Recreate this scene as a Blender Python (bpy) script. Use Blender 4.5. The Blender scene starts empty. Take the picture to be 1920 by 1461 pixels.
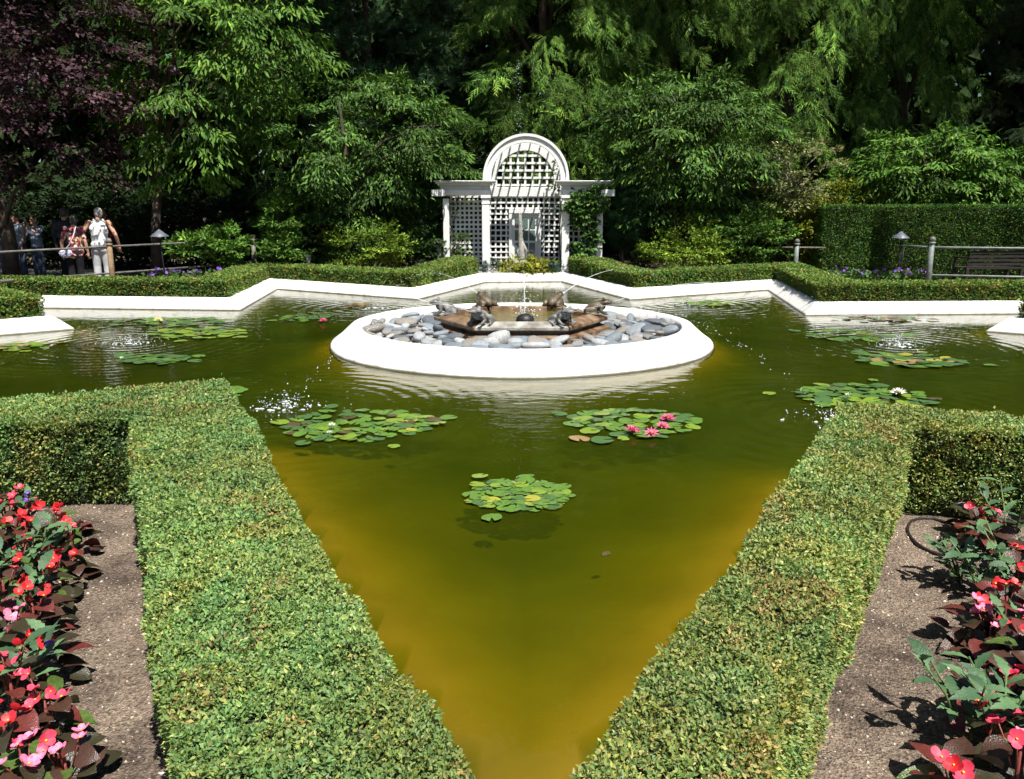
import bpy, bmesh, math, random
import numpy as np
from mathutils import Vector, Matrix
from mathutils.geometry import tessellate_polygon

random.seed(5)
SC = bpy.context.scene
COL = SC.collection
PI = math.pi

# ------------------------------------------------------------------ camera
CAM_H = 1.75
PITCH = math.radians(12.62)
FPX = 1507.0
cam_d = bpy.data.cameras.new('camera')
cam_d.sensor_width = 36.0
cam_d.lens = 36.0 * FPX / 1920.0
cam_d.clip_end = 500
cam_d.clip_start = 0.05
cam = bpy.data.objects.new('camera', cam_d)
COL.objects.link(cam)
cam.location = (0, 0, CAM_H)
cam.rotation_euler = (PI / 2 - PITCH, 0, 0)
SC.camera = cam

# ------------------------------------------------------------------ sky, sun, exposure
SUN_EL = math.radians(62)
SUN_H = Vector((0.47, -0.88, 0)).normalized()
world = bpy.data.worlds.new('World')
SC.world = world
world.use_nodes = True
wn = world.node_tree
bg = wn.nodes['Background']
sky = wn.nodes.new('ShaderNodeTexSky')
sky.sky_type = 'NISHITA'
sky.sun_disc = False
sky.sun_elevation = SUN_EL
sky.sun_rotation = math.atan2(SUN_H.x, SUN_H.y)
wn.links.new(sky.outputs[0], bg.inputs[0])
bg.inputs[1].default_value = 0.05
sun_d = bpy.data.lights.new('sun', 'SUN')
sun_d.energy = 5.0
sun_d.angle = math.radians(0.5)
sun_d.color = (1.0, 0.96, 0.88)
sun = bpy.data.objects.new('sun', sun_d)
COL.objects.link(sun)
SUN_DIR = Vector((SUN_H.x * math.cos(SUN_EL), SUN_H.y * math.cos(SUN_EL), math.sin(SUN_EL)))
sun.rotation_euler = SUN_DIR.to_track_quat('Z', 'Y').to_euler()
sun.location = (20, -10, 30)
SC.view_settings.view_transform = 'Standard'
SC.view_settings.look = 'None'
SC.view_settings.gamma = 1.0
SC.view_settings.exposure = 0.75
SC.render.engine = 'CYCLES'
SC.cycles.max_bounces = 5
SC.cycles.diffuse_bounces = 1
SC.cycles.glossy_bounces = 2
SC.cycles.transmission_bounces = 3
SC.cycles.transparent_max_bounces = 8
SC.cycles.use_light_tree = False
SC.cycles.adaptive_threshold = 0.03
SC.cycles.caustics_reflective = False
SC.cycles.caustics_refractive = False

# ------------------------------------------------------------------ measuring helpers
CT, ST = math.cos(PITCH), math.sin(PITCH)
def ray(px, py):
    u = (px - 960) / FPX
    v = (730.5 - py) / FPX
    return u, CT + v * ST, -ST + v * CT
def on(px, py, z=0.0):            # the world point at height z
    a, b, c = ray(px, py)
    t = (z - CAM_H) / c
    return Vector((a * t, b * t, z))
def at(px, py, Y):                # the world point at distance Y
    a, b, c = ray(px, py)
    t = Y / b
    return Vector((a * t, Y, CAM_H + c * t))
def ppm(Y):                       # pixels per metre at distance Y
    return FPX / (Y * CT)

# ------------------------------------------------------------------ scene helpers
def tag(o, label=None, cat=None, group=None, kind=None):
    if label: o['label'] = label
    if cat: o['category'] = cat
    if group: o['group'] = group
    if kind: o['kind'] = kind
    return o
def empty(name, loc=(0, 0, 0), rz=0.0):
    o = bpy.data.objects.new(name, None)
    COL.objects.link(o)
    o.location = loc
    o.rotation_euler = (0, 0, rz)
    o.empty_display_size = 0.1
    return o
def link(name, me, mat=None, parent=None):
    o = bpy.data.objects.new(name, me)
    COL.objects.link(o)
    if mat is not None and len(me.materials) == 0:
        me.materials.append(mat)
    if parent is not None:
        o.parent = parent
    return o
def bm_mesh(bm, name, mat=None, smooth=False):
    me = bpy.data.meshes.new(name)
    bm.normal_update()
    bm.to_mesh(me)
    bm.free()
    if mat is not None:
        me.materials.append(mat)
    if smooth:
        me.polygons.foreach_set('use_smooth', np.ones(len(me.polygons), dtype=bool))
    return me
def py_mesh(name, v, f, mat=None, smooth=False):
    me = bpy.data.meshes.new(name)
    me.from_pydata([tuple(a) for a in v], [], f)
    me.update()
    if mat is not None:
        me.materials.append(mat)
    if smooth:
        me.polygons.foreach_set('use_smooth', np.ones(len(me.polygons), dtype=bool))
    return me
def box(bm, c, s, rot=None, bevel=0.0):
    r = bmesh.ops.create_cube(bm, size=1.0)
    vs = r['verts']
    for v in vs:
        v.co = Vector((v.co.x * s[0], v.co.y * s[1], v.co.z * s[2]))
    if bevel > 0:
        es = list({e for v in vs for e in v.link_edges})
        rb = bmesh.ops.bevel(bm, geom=es, offset=bevel, segments=1, affect='EDGES')
        vs = list({v for f in rb['faces'] for v in f.verts} | {v for v in vs if v.is_valid})
    for v in vs:
        if rot is not None:
            v.co = rot @ v.co
        v.co = v.co + Vector(c)
    return vs
def box_mesh(name, c, s, mat, rot=None, bevel=0.0):
    bm = bmesh.new()
    box(bm, c, s, rot, bevel)
    return bm_mesh(bm, name, mat)
def tube(bm, pts, radii, seg=8, cap=True):
    pts = [Vector(p) for p in pts]
    rings = []
    for i, p in enumerate(pts):
        d = (pts[min(i + 1, len(pts) - 1)] - pts[max(i - 1, 0)])
        if d.length < 1e-9: d = Vector((0, 0, 1))
        d.normalize()
        a = d.cross(Vector((0, 0, 1)) if abs(d.z) < 0.9 else Vector((1, 0, 0))).normalized()
        b = d.cross(a)
        r = radii[i] if hasattr(radii, '__len__') else radii
        rings.append([bm.verts.new(p + (a * math.cos(2 * PI * k / seg) + b * math.sin(2 * PI * k / seg)) * r) for k in range(seg)])
    for i in range(len(rings) - 1):
        for k in range(seg):
            bm.faces.new((rings[i][k], rings[i][(k + 1) % seg], rings[i + 1][(k + 1) % seg], rings[i + 1][k]))
    if cap:
        bm.faces.new(rings[0][::-1])
        bm.faces.new(rings[-1])
def tube_mesh(name, pts, radii, mat, seg=8):
    bm = bmesh.new()
    tube(bm, pts, radii, seg)
    bmesh.ops.recalc_face_normals(bm, faces=bm.faces)
    return bm_mesh(bm, name, mat, True)
def lathe_mesh(name, prof, mat, seg=48, smooth=True, wob=None):
    bm = bmesh.new()
    rings = []
    for i, (r, z) in enumerate(prof):
        if r < 1e-6:
            rings.append([bm.verts.new((0, 0, z))])
        else:
            ring = []
            for k in range(seg):
                a = 2 * PI * k / seg
                rr = r * (wob(a, z) if wob else 1.0)
                ring.append(bm.verts.new((rr * math.cos(a), rr * math.sin(a), z)))
            rings.append(ring)
    for i in range(len(rings) - 1):
        A, B = rings[i], rings[i + 1]
        for k in range(seg):
            k2 = (k + 1) % seg
            if len(A) == 1 and len(B) == 1: continue
            if len(A) == 1: bm.faces.new((A[0], B[k2], B[k]))
            elif len(B) == 1: bm.faces.new((A[k], A[k2], B[0]))
            else: bm.faces.new((A[k], A[k2], B[k2], B[k]))
    bmesh.ops.recalc_face_normals(bm, faces=bm.faces)
    return bm_mesh(bm, name, mat, smooth)
def copy_tree(o, parent=None):
    c = o.copy()
    COL.objects.link(c)
    c.parent = parent
    for ch in list(o.children):
        copy_tree(ch, c)
    return c

# numpy foliage -------------------------------------------------------------
def unit(a):
    return a / np.maximum(np.linalg.norm(a, axis=-1, keepdims=True), 1e-9)
def frames(d, n):
    y = unit(d)
    x = np.cross(y, n)
    bad = np.linalg.norm(x, axis=1) < 1e-4
    if bad.any():
        x[bad] = np.cross(y[bad], np.array([0.31, 0.87, 0.2]))
    x = unit(x)
    z = np.cross(x, y)
    return np.stack([x, y, z], axis=2)
def scatter(name, tv, tf, P, R, S, tint, mat, smooth=False):
    """many copies of a small template as one mesh, one tint for each copy"""
    tv = np.asarray(tv, float); tf = np.asarray(tf, int)
    N, V, F, K = len(P), len(tv), len(tf), tf.shape[1]
    S = np.asarray(S, float)
    if S.ndim == 1: S = S[:, None]
    loc = tv[None, :, :] * S[:, None, :]
    co = np.einsum('nij,nvj->nvi', R, loc) + P[:, None, :]
    fi = (tf[None] + (np.arange(N) * V)[:, None, None]).reshape(-1)
    me = bpy.data.meshes.new(name)
    me.vertices.add(N * V)
    me.vertices.foreach_set('co', co.astype(np.float32).reshape(-1))
    me.loops.add(N * F * K)
    me.loops.foreach_set('vertex_index', fi.astype(np.int32))
    me.polygons.add(N * F)
    me.polygons.foreach_set('loop_start', (np.arange(N * F) * K).astype(np.int32))
    if smooth:
        me.polygons.foreach_set('use_smooth', np.ones(N * F, dtype=bool))
    at_ = me.attributes.new('tint', 'FLOAT_VECTOR', 'FACE')
    at_.data.foreach_set('vector', np.repeat(tint, F, axis=0).astype(np.float32).reshape(-1))
    me.update(calc_edges=True)
    me.materials.append(mat)
    return me
def vnoise(P, scale, seed=0):
    """value noise 0..1 of points"""
    Q = np.asarray(P, float) / scale + 97.3
    I = np.floor(Q).astype(np.int64)
    Fr = Q - I
    Fr = Fr * Fr * (3 - 2 * Fr)
    out = 0
    for dx in (0, 1):
        for dy in (0, 1):
            for dz in (0, 1):
                h = ((I[:, 0] + dx) * 73856093) ^ ((I[:, 1] + dy) * 19349663) ^ ((I[:, 2] + dz) * 83492791) ^ (seed * 2654435761)
                h = (h ^ (h >> 13)) * 1274126177
                h = (h ^ (h >> 16)) & 0xffff
                w = (Fr[:, 0] if dx else 1 - Fr[:, 0]) * (Fr[:, 1] if dy else 1 - Fr[:, 1]) * (Fr[:, 2] if dz else 1 - Fr[:, 2])
                out = out + w * h / 65535.0
    return out
LEAF2_V = [(0, 0, 0), (0.5, 0.45, 0.12), (0, 1, -0.08), (-0.5, 0.45, 0.12)]
LEAF2_F = [(0, 1, 2), (0, 2, 3)]
LEAF4_V = [(0, 0, 0), (0.42, 0.3, 0.1), (0.4, 0.68, 0.1), (0, 1, -0.03), (-0.4, 0.68, 0.1), (-0.42, 0.3, 0.1), (0, 0.5, 0)]
LEAF4_F = [(0, 1, 6), (1, 2, 6), (2, 3, 6), (3, 4, 6), (4, 5, 6), (5, 0, 6)]
def fan_template(n=7, spread=0.75, w=0.05, droop=0.25, seed=1):
    r = random.Random(seed)
    v, f = [], []
    for i in range(n):
        a = spread * (2 * i / (n - 1) - 1)
        L = 1 - 0.35 * abs(a / spread) + r.uniform(-0.1, 0.1)
        dx, dy = math.sin(a), math.cos(a)
        b = len(v)
        m = 0.5 * L
        v += [(dx * 0.05, dy * 0.05, 0), (dx * m + dy * w, dy * m - dx * w, -droop * 0.2), (dx * L, dy * L, -droop * L), (dx * m - dy * w, dy * m + dx * w, -droop * 0.2)]
        f += [(b, b + 1, b + 2), (b, b + 2, b + 3)]
    return v, f
def frond_template(n=8, seed=2):
    r = random.Random(seed)
    v, f = [], []
    for i in range(n):
        t = 0.12 + 0.8 * i / (n - 1)
        sg = 1 if i % 2 else -1
        L = (0.42 - 0.22 * t) * r.uniform(0.8, 1.2)
        z0 = -0.30 * t * t
        a = sg * 0.62
        dx, dy = math.sin(a), math.cos(a)
        w = 0.034
        b = len(v)
        v += [(dy * w, t - 0.04 - dx * w, z0), (dx * L * 1.1, t + dy * L * 1.1, z0 - 0.22 * L - 0.05), (-dy * w, t - 0.04 + dx * w, z0)]
        f += [(b, b + 1, b + 2)]
    return v, f
FAN_V, FAN_F = frond_template(7)
def tuft_template(n=8, seed=3):
    r = random.Random(seed)
    v, f = [], []
    for i in range(n):
        a = 2 * PI * i / n + r.uniform(-.3, .3)
        e = r.uniform(0.2, 1.2)
        d = Vector((math.cos(a) * math.cos(e) * 0.8, 1.0 * math.sin(e) + 0.25, math.sin(a) * math.cos(e) * 0.8))
        s = d.cross(Vector((0.3, 0.2, 1))).normalized() * 0.06
        b = len(v)
        v += [tuple(s), tuple(d), tuple(-s)]
        f += [(b, b + 1, b + 2)]
    return v, f
TUFT_V, TUFT_F = tuft_template()
def palette(rng, n, cols, weights, jit=0.16):
    cols = np.array(cols, float)
    w = np.array(weights, float); w /= w.sum()
    k = rng.choice(len(cols), size=n, p=w)
    c = cols[k]
    return np.clip(c * np.exp(rng.normal(0, jit, (n, 1))) * np.exp(rng.normal(0, jit * 0.35, (n, 3))), 0.002, 0.9)

# ------------------------------------------------------------------ materials
def nodes(name):
    m = bpy.data.materials.new(name)
    m.use_nodes = True
    nt = m.node_tree
    for n in list(nt.nodes): nt.nodes.remove(n)
    return m, nt
def NN(nt, t, **k):
    n = nt.nodes.new(t)
    for a, b in k.items(): setattr(n, a, b)
    return n
def paint(name, col, rough=0.6, var=0.12, scale=6.0, bump=0.0, bscale=40.0, spec=0.4, metal=0.0, col2=None, detail=5, w2=(0.35, 0.7)):
    """a plain surface with mottled colour and fine relief"""
    m, nt = nodes(name)
    out = NN(nt, 'ShaderNodeOutputMaterial')
    p = NN(nt, 'ShaderNodeBsdfPrincipled')
    nt.links.new(p.outputs[0], out.inputs[0])
    p.inputs['Roughness'].default_value = rough
    p.inputs['Specular IOR Level'].default_value = spec
    p.inputs['Metallic'].default_value = metal
    tc = NN(nt, 'ShaderNodeTexCoord')
    nz = NN(nt, 'ShaderNodeTexNoise')
    nz.inputs['Scale'].default_value = scale
    nz.inputs['Detail'].default_value = detail
    nt.links.new(tc.outputs['Object'], nz.inputs['Vector'])
    rp = NN(nt, 'ShaderNodeValToRGB')
    rp.color_ramp.elements[0].position = w2[0]
    rp.color_ramp.elements[1].position = w2[1]
    c = Vector(col)
    a = Vector(col2) if col2 else c * (1 - var)
    b = c if col2 else c * (1 + var * 0.6)
    rp.color_ramp.elements[0].color = (a[0], a[1], a[2], 1)
    rp.color_ramp.elements[1].color = (min(b[0], .95), min(b[1], .95), min(b[2], .95), 1)
    nt.links.new(nz.outputs['Fac'], rp.inputs[0])
    nt.links.new(rp.outputs[0], p.inputs['Base Color'])
    if bump > 0:
        n2 = NN(nt, 'ShaderNodeTexNoise')
        n2.inputs['Scale'].default_value = bscale
        n2.inputs['Detail'].default_value = 6
        nt.links.new(tc.outputs['Object'], n2.inputs['Vector'])
        bp = NN(nt, 'ShaderNodeBump')
        bp.inputs['Strength'].default_value = bump
        bp.inputs['Distance'].default_value = 0.02
        nt.links.new(n2.outputs['Fac'], bp.inputs['Height'])
        nt.links.new(bp.outputs[0], p.inputs['Normal'])
    return m
def foliage(name, rough=0.45, spec=0.35, trans=0.25, tgain=(1.1, 1.25, 0.5)):
    """leaf surface: colour from each leaf's own tint, a little light through the blade"""
    m, nt = nodes(name)
    out = NN(nt, 'ShaderNodeOutputMaterial')
    p = NN(nt, 'ShaderNodeBsdfPrincipled')
    p.inputs['Roughness'].default_value = rough
    p.inputs['Specular IOR Level'].default_value = spec
    a = NN(nt, 'ShaderNodeAttribute', attribute_name='tint')
    nt.links.new(a.outputs['Color'], p.inputs['Base Color'])
    tr = NN(nt, 'ShaderNodeBsdfTranslucent')
    mu = NN(nt, 'ShaderNodeVectorMath', operation='MULTIPLY')
    mu.inputs[1].default_value = tgain
    nt.links.new(a.outputs['Vector'], mu.inputs[0])
    nt.links.new(mu.outputs[0], tr.inputs['Color'])
    mx = NN(nt, 'ShaderNodeMixShader')
    mx.inputs[0].default_value = trans
    nt.links.new(p.outputs[0], mx.inputs[1])
    nt.links.new(tr.outputs[0], mx.inputs[2])
    nt.links.new(mx.outputs[0], out.inputs[0])
    return m
M = {}
M['leaf'] = foliage('leaf', 0.5, 0.13, 0.18)
M['leaf_glossy'] = foliage('leaf_glossy', 0.5, 0.3, 0.25)
M['needle'] = foliage('needle', 0.8, 0.08, 0.06)
M['dull_leaf'] = foliage('dull_leaf', 0.9, 0.05, 0.05)
M['bark'] = paint('bark', (0.10, 0.075, 0.055), 0.9, 0.4, 5, 0.8, 25)
M['bark_pale'] = paint('bark_pale', (0.42, 0.34, 0.27), 0.85, 0.4, 9, 0.6, 25)
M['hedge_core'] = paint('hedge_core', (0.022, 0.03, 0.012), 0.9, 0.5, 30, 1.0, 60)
M['stem'] = paint('stem', (0.10, 0.16, 0.05), 0.5, 0.3, 20)
M['stem_red'] = paint('stem_red', (0.22, 0.05, 0.04), 0.5, 0.3, 20)
M['white'] = paint('white_timber', (0.80, 0.80, 0.79), 0.5, 0.07, 3.0, 0.08, 60)
M['grey_post'] = paint('weathered_post', (0.30, 0.28, 0.26), 0.7, 0.3, 8, 0.4, 40)
M['iron'] = paint('painted_rail', (0.16, 0.15, 0.13), 0.55, 0.4, 8, 0.2, 50)
M['rail_grey'] = paint('grey_green_rail', (0.20, 0.23, 0.21), 0.5, 0.3, 8, 0.2, 50)
M['rail_dark'] = paint('dull_rail', (0.13, 0.125, 0.115), 0.6, 0.35, 8, 0.2, 50)
M['rail_wood'] = paint('rail_wood', (0.30, 0.20, 0.11), 0.7, 0.35, 9, 0.4, 40)
M['lamp_metal'] = paint('lamp_metal', (0.12, 0.135, 0.17), 0.45, 0.25, 12, 0.1, 50)
M['dark'] = paint('dark_metal', (0.02, 0.02, 0.022), 0.5, 0.3, 10)
M['bench'] = paint('bench_wood_shaded', (0.022, 0.019, 0.017), 0.75, 0.4, 14, 0.5, 40)  # wood colour darkened to stand for the shade on the bench
M['bronze_stone'] = paint('wet_stone', (0.26, 0.18, 0.115), 0.45, 0.5, 5, 0.5, 30, col2=(0.085, 0.04, 0.018), w2=(0.36, 0.62))
M['cast_stone'] = paint('cast_stone', (0.40, 0.39, 0.36), 0.8, 0.4, 7, 0.6, 35, col2=(0.17, 0.155, 0.13))
M['frog_grey'] = paint('frog_grey', (0.25, 0.25, 0.245), 0.6, 0.3, 10, 0.6, 40, col2=(0.09, 0.09, 0.085), w2=(0.4, 0.62))
M['frog_brown'] = paint('frog_brown', (0.15, 0.12, 0.08), 0.4, 0.4, 14, 0.5, 40, col2=(0.05, 0.035, 0.02))
M['hose'] = paint('hose', (0.025, 0.02, 0.018), 0.5, 0.2, 10)
M['drop'] = paint('water_drop', (0.86, 0.90, 0.93), 0.12, 0.03, 10, spec=0.8)
M['glass'] = paint('door_glass', (0.10, 0.16, 0.15), 0.06, 0.1, 3, spec=0.9)

# soil with flecks of gravel
def soil_mat():
    m, nt = nodes('soil')
    out = NN(nt, 'ShaderNodeOutputMaterial')
    p = NN(nt, 'ShaderNodeBsdfPrincipled')
    p.inputs['Roughness'].default_value = 0.95
    p.inputs['Specular IOR Level'].default_value = 0.15
    nt.links.new(p.outputs[0], out.inputs[0])
    tc = NN(nt, 'ShaderNodeTexCoord')
    n1 = NN(nt, 'ShaderNodeTexNoise'); n1.inputs['Scale'].default_value = 3.4; n1.inputs['Detail'].default_value = 9; n1.inputs['Roughness'].default_value = 0.65
    n2 = NN(nt, 'ShaderNodeTexNoise'); n2.inputs['Scale'].default_value = 90; n2.inputs['Detail'].default_value = 4
    vo = NN(nt, 'ShaderNodeTexVoronoi'); vo.inputs['Scale'].default_value = 120
    for n in (n1, n2, vo): nt.links.new(tc.outputs['Object'], n.inputs['Vector'])
    r1 = NN(nt, 'ShaderNodeValToRGB')
    r1.color_ramp.elements[0].position = 0.36; r1.color_ramp.elements[0].color = (0.095, 0.074, 0.06, 1)
    r1.color_ramp.elements[1].position = 0.62; r1.color_ramp.elements[1].color = (0.26, 0.205, 0.16, 1)
    nt.links.new(n1.outputs['Fac'], r1.inputs[0])
    r2 = NN(nt, 'ShaderNodeValToRGB')
    r2.color_ramp.elements[0].position = 0.35; r2.color_ramp.elements[0].color = (0.45, 0.45, 0.45, 1)
    r2.color_ramp.elements[1].position = 0.7; r2.color_ramp.elements[1].color = (1.5, 1.45, 1.4, 1)
    nt.links.new(n2.outputs['Fac'], r2.inputs[0])
    mm = NN(nt, 'ShaderNodeMix', data_type='RGBA', blend_type='MULTIPLY')
    mm.inputs['Factor'].default_value = 1.0
    nt.links.new(r1.outputs[0], mm.inputs['A']); nt.links.new(r2.outputs[0], mm.inputs['B'])
    nt.links.new(mm.outputs['Result'], p.inputs['Base Color'])
    ad = NN(nt, 'ShaderNodeMath', operation='ADD')
    nt.links.new(n2.outputs['Fac'], ad.inputs[0]); nt.links.new(vo.outputs['Distance'], ad.inputs[1])
    bp = NN(nt, 'ShaderNodeBump'); bp.inputs['Strength'].default_value = 0.8; bp.inputs['Distance'].default_value = 0.012
    nt.links.new(ad.outputs[0], bp.inputs['Height']); nt.links.new(bp.outputs[0], p.inputs['Normal'])
    return m
M['soil'] = soil_mat()
M['path'] = paint('path_asphalt', (0.16, 0.15, 0.14), 0.9, 0.3, 8, 0.5, 90)
M['silt'] = paint('pond_silt', (0.88, 0.46, 0.06), 0.95, 0.3, 1.3, 0.3, 6, spec=0.1, col2=(0.62, 0.31, 0.04))

# white pool wall: paint with faint stains and a dark line where it meets the water
def wall_mat():
    m, nt = nodes('white_pool_paint')
    out = NN(nt, 'ShaderNodeOutputMaterial')
    p = NN(nt, 'ShaderNodeBsdfPrincipled')
    p.inputs['Roughness'].default_value = 0.65
    nt.links.new(p.outputs[0], out.inputs[0])
    ge = NN(nt, 'ShaderNodeNewGeometry')
    sp = NN(nt, 'ShaderNodeSeparateXYZ')
    nt.links.new(ge.outputs['Position'], sp.inputs[0])
    nz = NN(nt, 'ShaderNodeTexNoise'); nz.inputs['Scale'].default_value = 3.0; nz.inputs['Detail'].default_value = 9; nz.inputs['Roughness'].default_value = 0.72
    mpz = NN(nt, 'ShaderNodeMapping'); mpz.inputs['Scale'].default_value = (1.6, 1.6, 0.5)
    nt.links.new(ge.outputs['Position'], mpz.inputs['Vector']); nt.links.new(mpz.outputs[0], nz.inputs['Vector'])
    rp = NN(nt, 'ShaderNodeValToRGB')
    rp.color_ramp.elements[0].position = 0.32; rp.color_ramp.elements[0].color = (0.42, 0.40, 0.34, 1)
    rp.color_ramp.elements[1].position = 0.46; rp.color_ramp.elements[1].color = (0.82, 0.81, 0.79, 1)
    nt.links.new(nz.outputs['Fac'], rp.inputs[0])
    ad = NN(nt, 'ShaderNodeMath', operation='MULTIPLY_ADD')
    ad.inputs[1].default_value = 0.02; 
    nt.links.new(nz.outputs['Fac'], ad.inputs[0]); nt.links.new(sp.outputs['Z'], ad.inputs[2])
    rz = NN(nt, 'ShaderNodeMapRange'); rz.inputs['From Min'].default_value = 0.018; rz.inputs['From Max'].default_value = 0.042
    nt.links.new(ad.outputs[0], rz.inputs['Value'])
    mx = NN(nt, 'ShaderNodeMix', data_type='RGBA')
    mx.inputs['A'].default_value = (0.10, 0.085, 0.05, 1)
    nt.links.new(rz.outputs[0], mx.inputs['Factor']); nt.links.new(rp.outputs[0], mx.inputs['B'])
    nt.links.new(mx.outputs['Result'], p.inputs['Base Color'])
    n2 = NN(nt, 'ShaderNodeTexNoise'); n2.inputs['Scale'].default_value = 40; n2.inputs['Detail'].default_value = 5
    nt.links.new(ge.outputs['Position'], n2.inputs['Vector'])
    bp = NN(nt, 'ShaderNodeBump'); bp.inputs['Strength'].default_value = 0.15; bp.inputs['Distance'].default_value = 0.01
    nt.links.new(n2.outputs['Fac'], bp.inputs['Height']); nt.links.new(bp.outputs[0], p.inputs['Normal'])
    return m
M['pool_white'] = wall_mat()

# ------------------------------------------------------------------ the pond
ISL = Vector((0.12, 10.93, 0)); ISL_R = 2.59
WATER = [(-0.63, 19.9), (1.2, 20.05), (2.32, 15.9), (5.66, 17.9), (4.94, 13.53), (9.3, 13.75), (6.93, 11.7),
         (9.8, 9.6), (6.9, 8.2), (9.0, 5.2), (6.0, 4.05), (1.9, 5.05), (0.0, 1.84), (-1.88, 5.72),
         (-6.0, 4.25), (-9.0, 5.2), (-6.9, 8.2), (-9.8, 9.3), (-6.51, 11.92), (-9.4, 14.65), (-4.79, 14.2), (-5.25, 18.1), (-1.86, 15.95)]
SPL = [on(540, 765), on(243, 645), on(1685, 648), on(1562, 788), on(705, 578), on(1292, 572)]

def offset_ring(P, d):
    P = [Vector((p[0], p[1])) for p in P]
    n = len(P); out = []
    for i in range(n):
        a, b, c = P[i - 1], P[i], P[(i + 1) % n]
        d1 = (b - a).normalized(); d2 = (c - b).normalized()
        n1 = Vector((-d1.y, d1.x)); n2 = Vector((-d2.y, d2.x))
        m = (n1 + n2)
        if m.length < 1e-6: m = n1.copy()
        m.normalize()
        k = max(m.dot(n1), 0.33)
        out.append(b + m * (d / k))
    return out
def seg_dist(Q, P):
    best = np.full(len(Q), 1e9)
    n = len(P)
    for i in range(n):
        a = np.array(P[i]); b = np.array(P[(i + 1) % n])
        ab = b - a
        t = np.clip(((Q - a) @ ab) / (ab @ ab), 0, 1)
        best = np.minimum(best, np.linalg.norm(Q - (a + t[:, None] * ab), axis=1))
    return best
def inside(Q, P):
    c = np.zeros(len(Q), bool)
    n = len(P)
    for i in range(n):
        x1, y1 = P[i]; x2, y2 = P[(i + 1) % n]
        if y1 == y2: continue
        cond = ((y1 > Q[:, 1]) != (y2 > Q[:, 1])) & (Q[:, 0] < (x2 - x1) * (Q[:, 1] - y1) / (y2 - y1) + x1)
        c ^= cond
    return c

# ground: one sheet with the pond cut out of it
def build_ground():
    bm = bmesh.new()
    hole = offset_ring(WATER, 0.42)
    big = [(-160, -60), (160, -60), (160, 240), (-160, 240)]
    def loop(pts):
        vs = [bm.verts.new((p[0], p[1], 0.10)) for p in pts]
        return [bm.edges.new((vs[i], vs[(i + 1) % len(vs)])) for i in range(len(vs))]
    es = loop(big) + loop(hole)
    bmesh.ops.triangle_fill(bm, use_beauty=True, use_dissolve=False, edges=es)
    # drop faces that lie in the pond
    H = [(p.x, p.y) for p in hole]
    for f in list(bm.faces):
        c = f.calc_center_median()
        if inside(np.array([[c.x, c.y]]), H)[0]:
            bm.faces.remove(f)
    for f in bm.faces:
        f.normal_update()
        if f.normal.z < 0: f.normal_flip()
    o = link('ground', bm_mesh(bm, 'ground', M['soil']))
    tag(o, 'brown garden soil around the pond', 'ground', kind='structure')
build_ground()

def build_bottom():
    st = 0.16
    xs = np.arange(-10.5, 10.51, st); ys = np.arange(1.2, 20.9, st)
    X, Y = np.meshgrid(xs, ys)
    Q = np.stack([X.ravel(), Y.ravel()], 1)
    d = seg_dist(Q, WATER)
    d[~inside(Q, WATER)] = 0
    di = np.maximum(np.linalg.norm(Q - np.array([ISL.x, ISL.y]), axis=1) - ISL_R, 0)
    w = (1 - np.exp(-np.minimum(d, di * 1.3) / 0.85)) ** 1.35
    P3 = np.concatenate([Q, np.zeros((len(Q), 1))], 1)
    z = -(0.03 + 0.27 * w) + (vnoise(P3, 0.9, 2) - 0.5) * 0.03
    z = np.where(d <= 0, -0.35, z)
    me = bpy.data.meshes.new('pond_bottom')
    nx, ny = len(xs), len(ys)
    idx = np.arange(nx * ny).reshape(ny, nx)
    f = np.stack([idx[:-1, :-1], idx[:-1, 1:], idx[1:, 1:], idx[1:, :-1]], -1).reshape(-1, 4)
    me.from_pydata(np.concatenate([Q, z[:, None]], 1).tolist(), [], f.tolist())
    me.polygons.foreach_set('use_smooth', np.ones(len(me.polygons), dtype=bool))
    me.materials.append(M['silt'])
    tag(link('pond_bottom', me), 'silty ochre floor of the pond', 'pond floor', kind='structure')
build_bottom()

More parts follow.
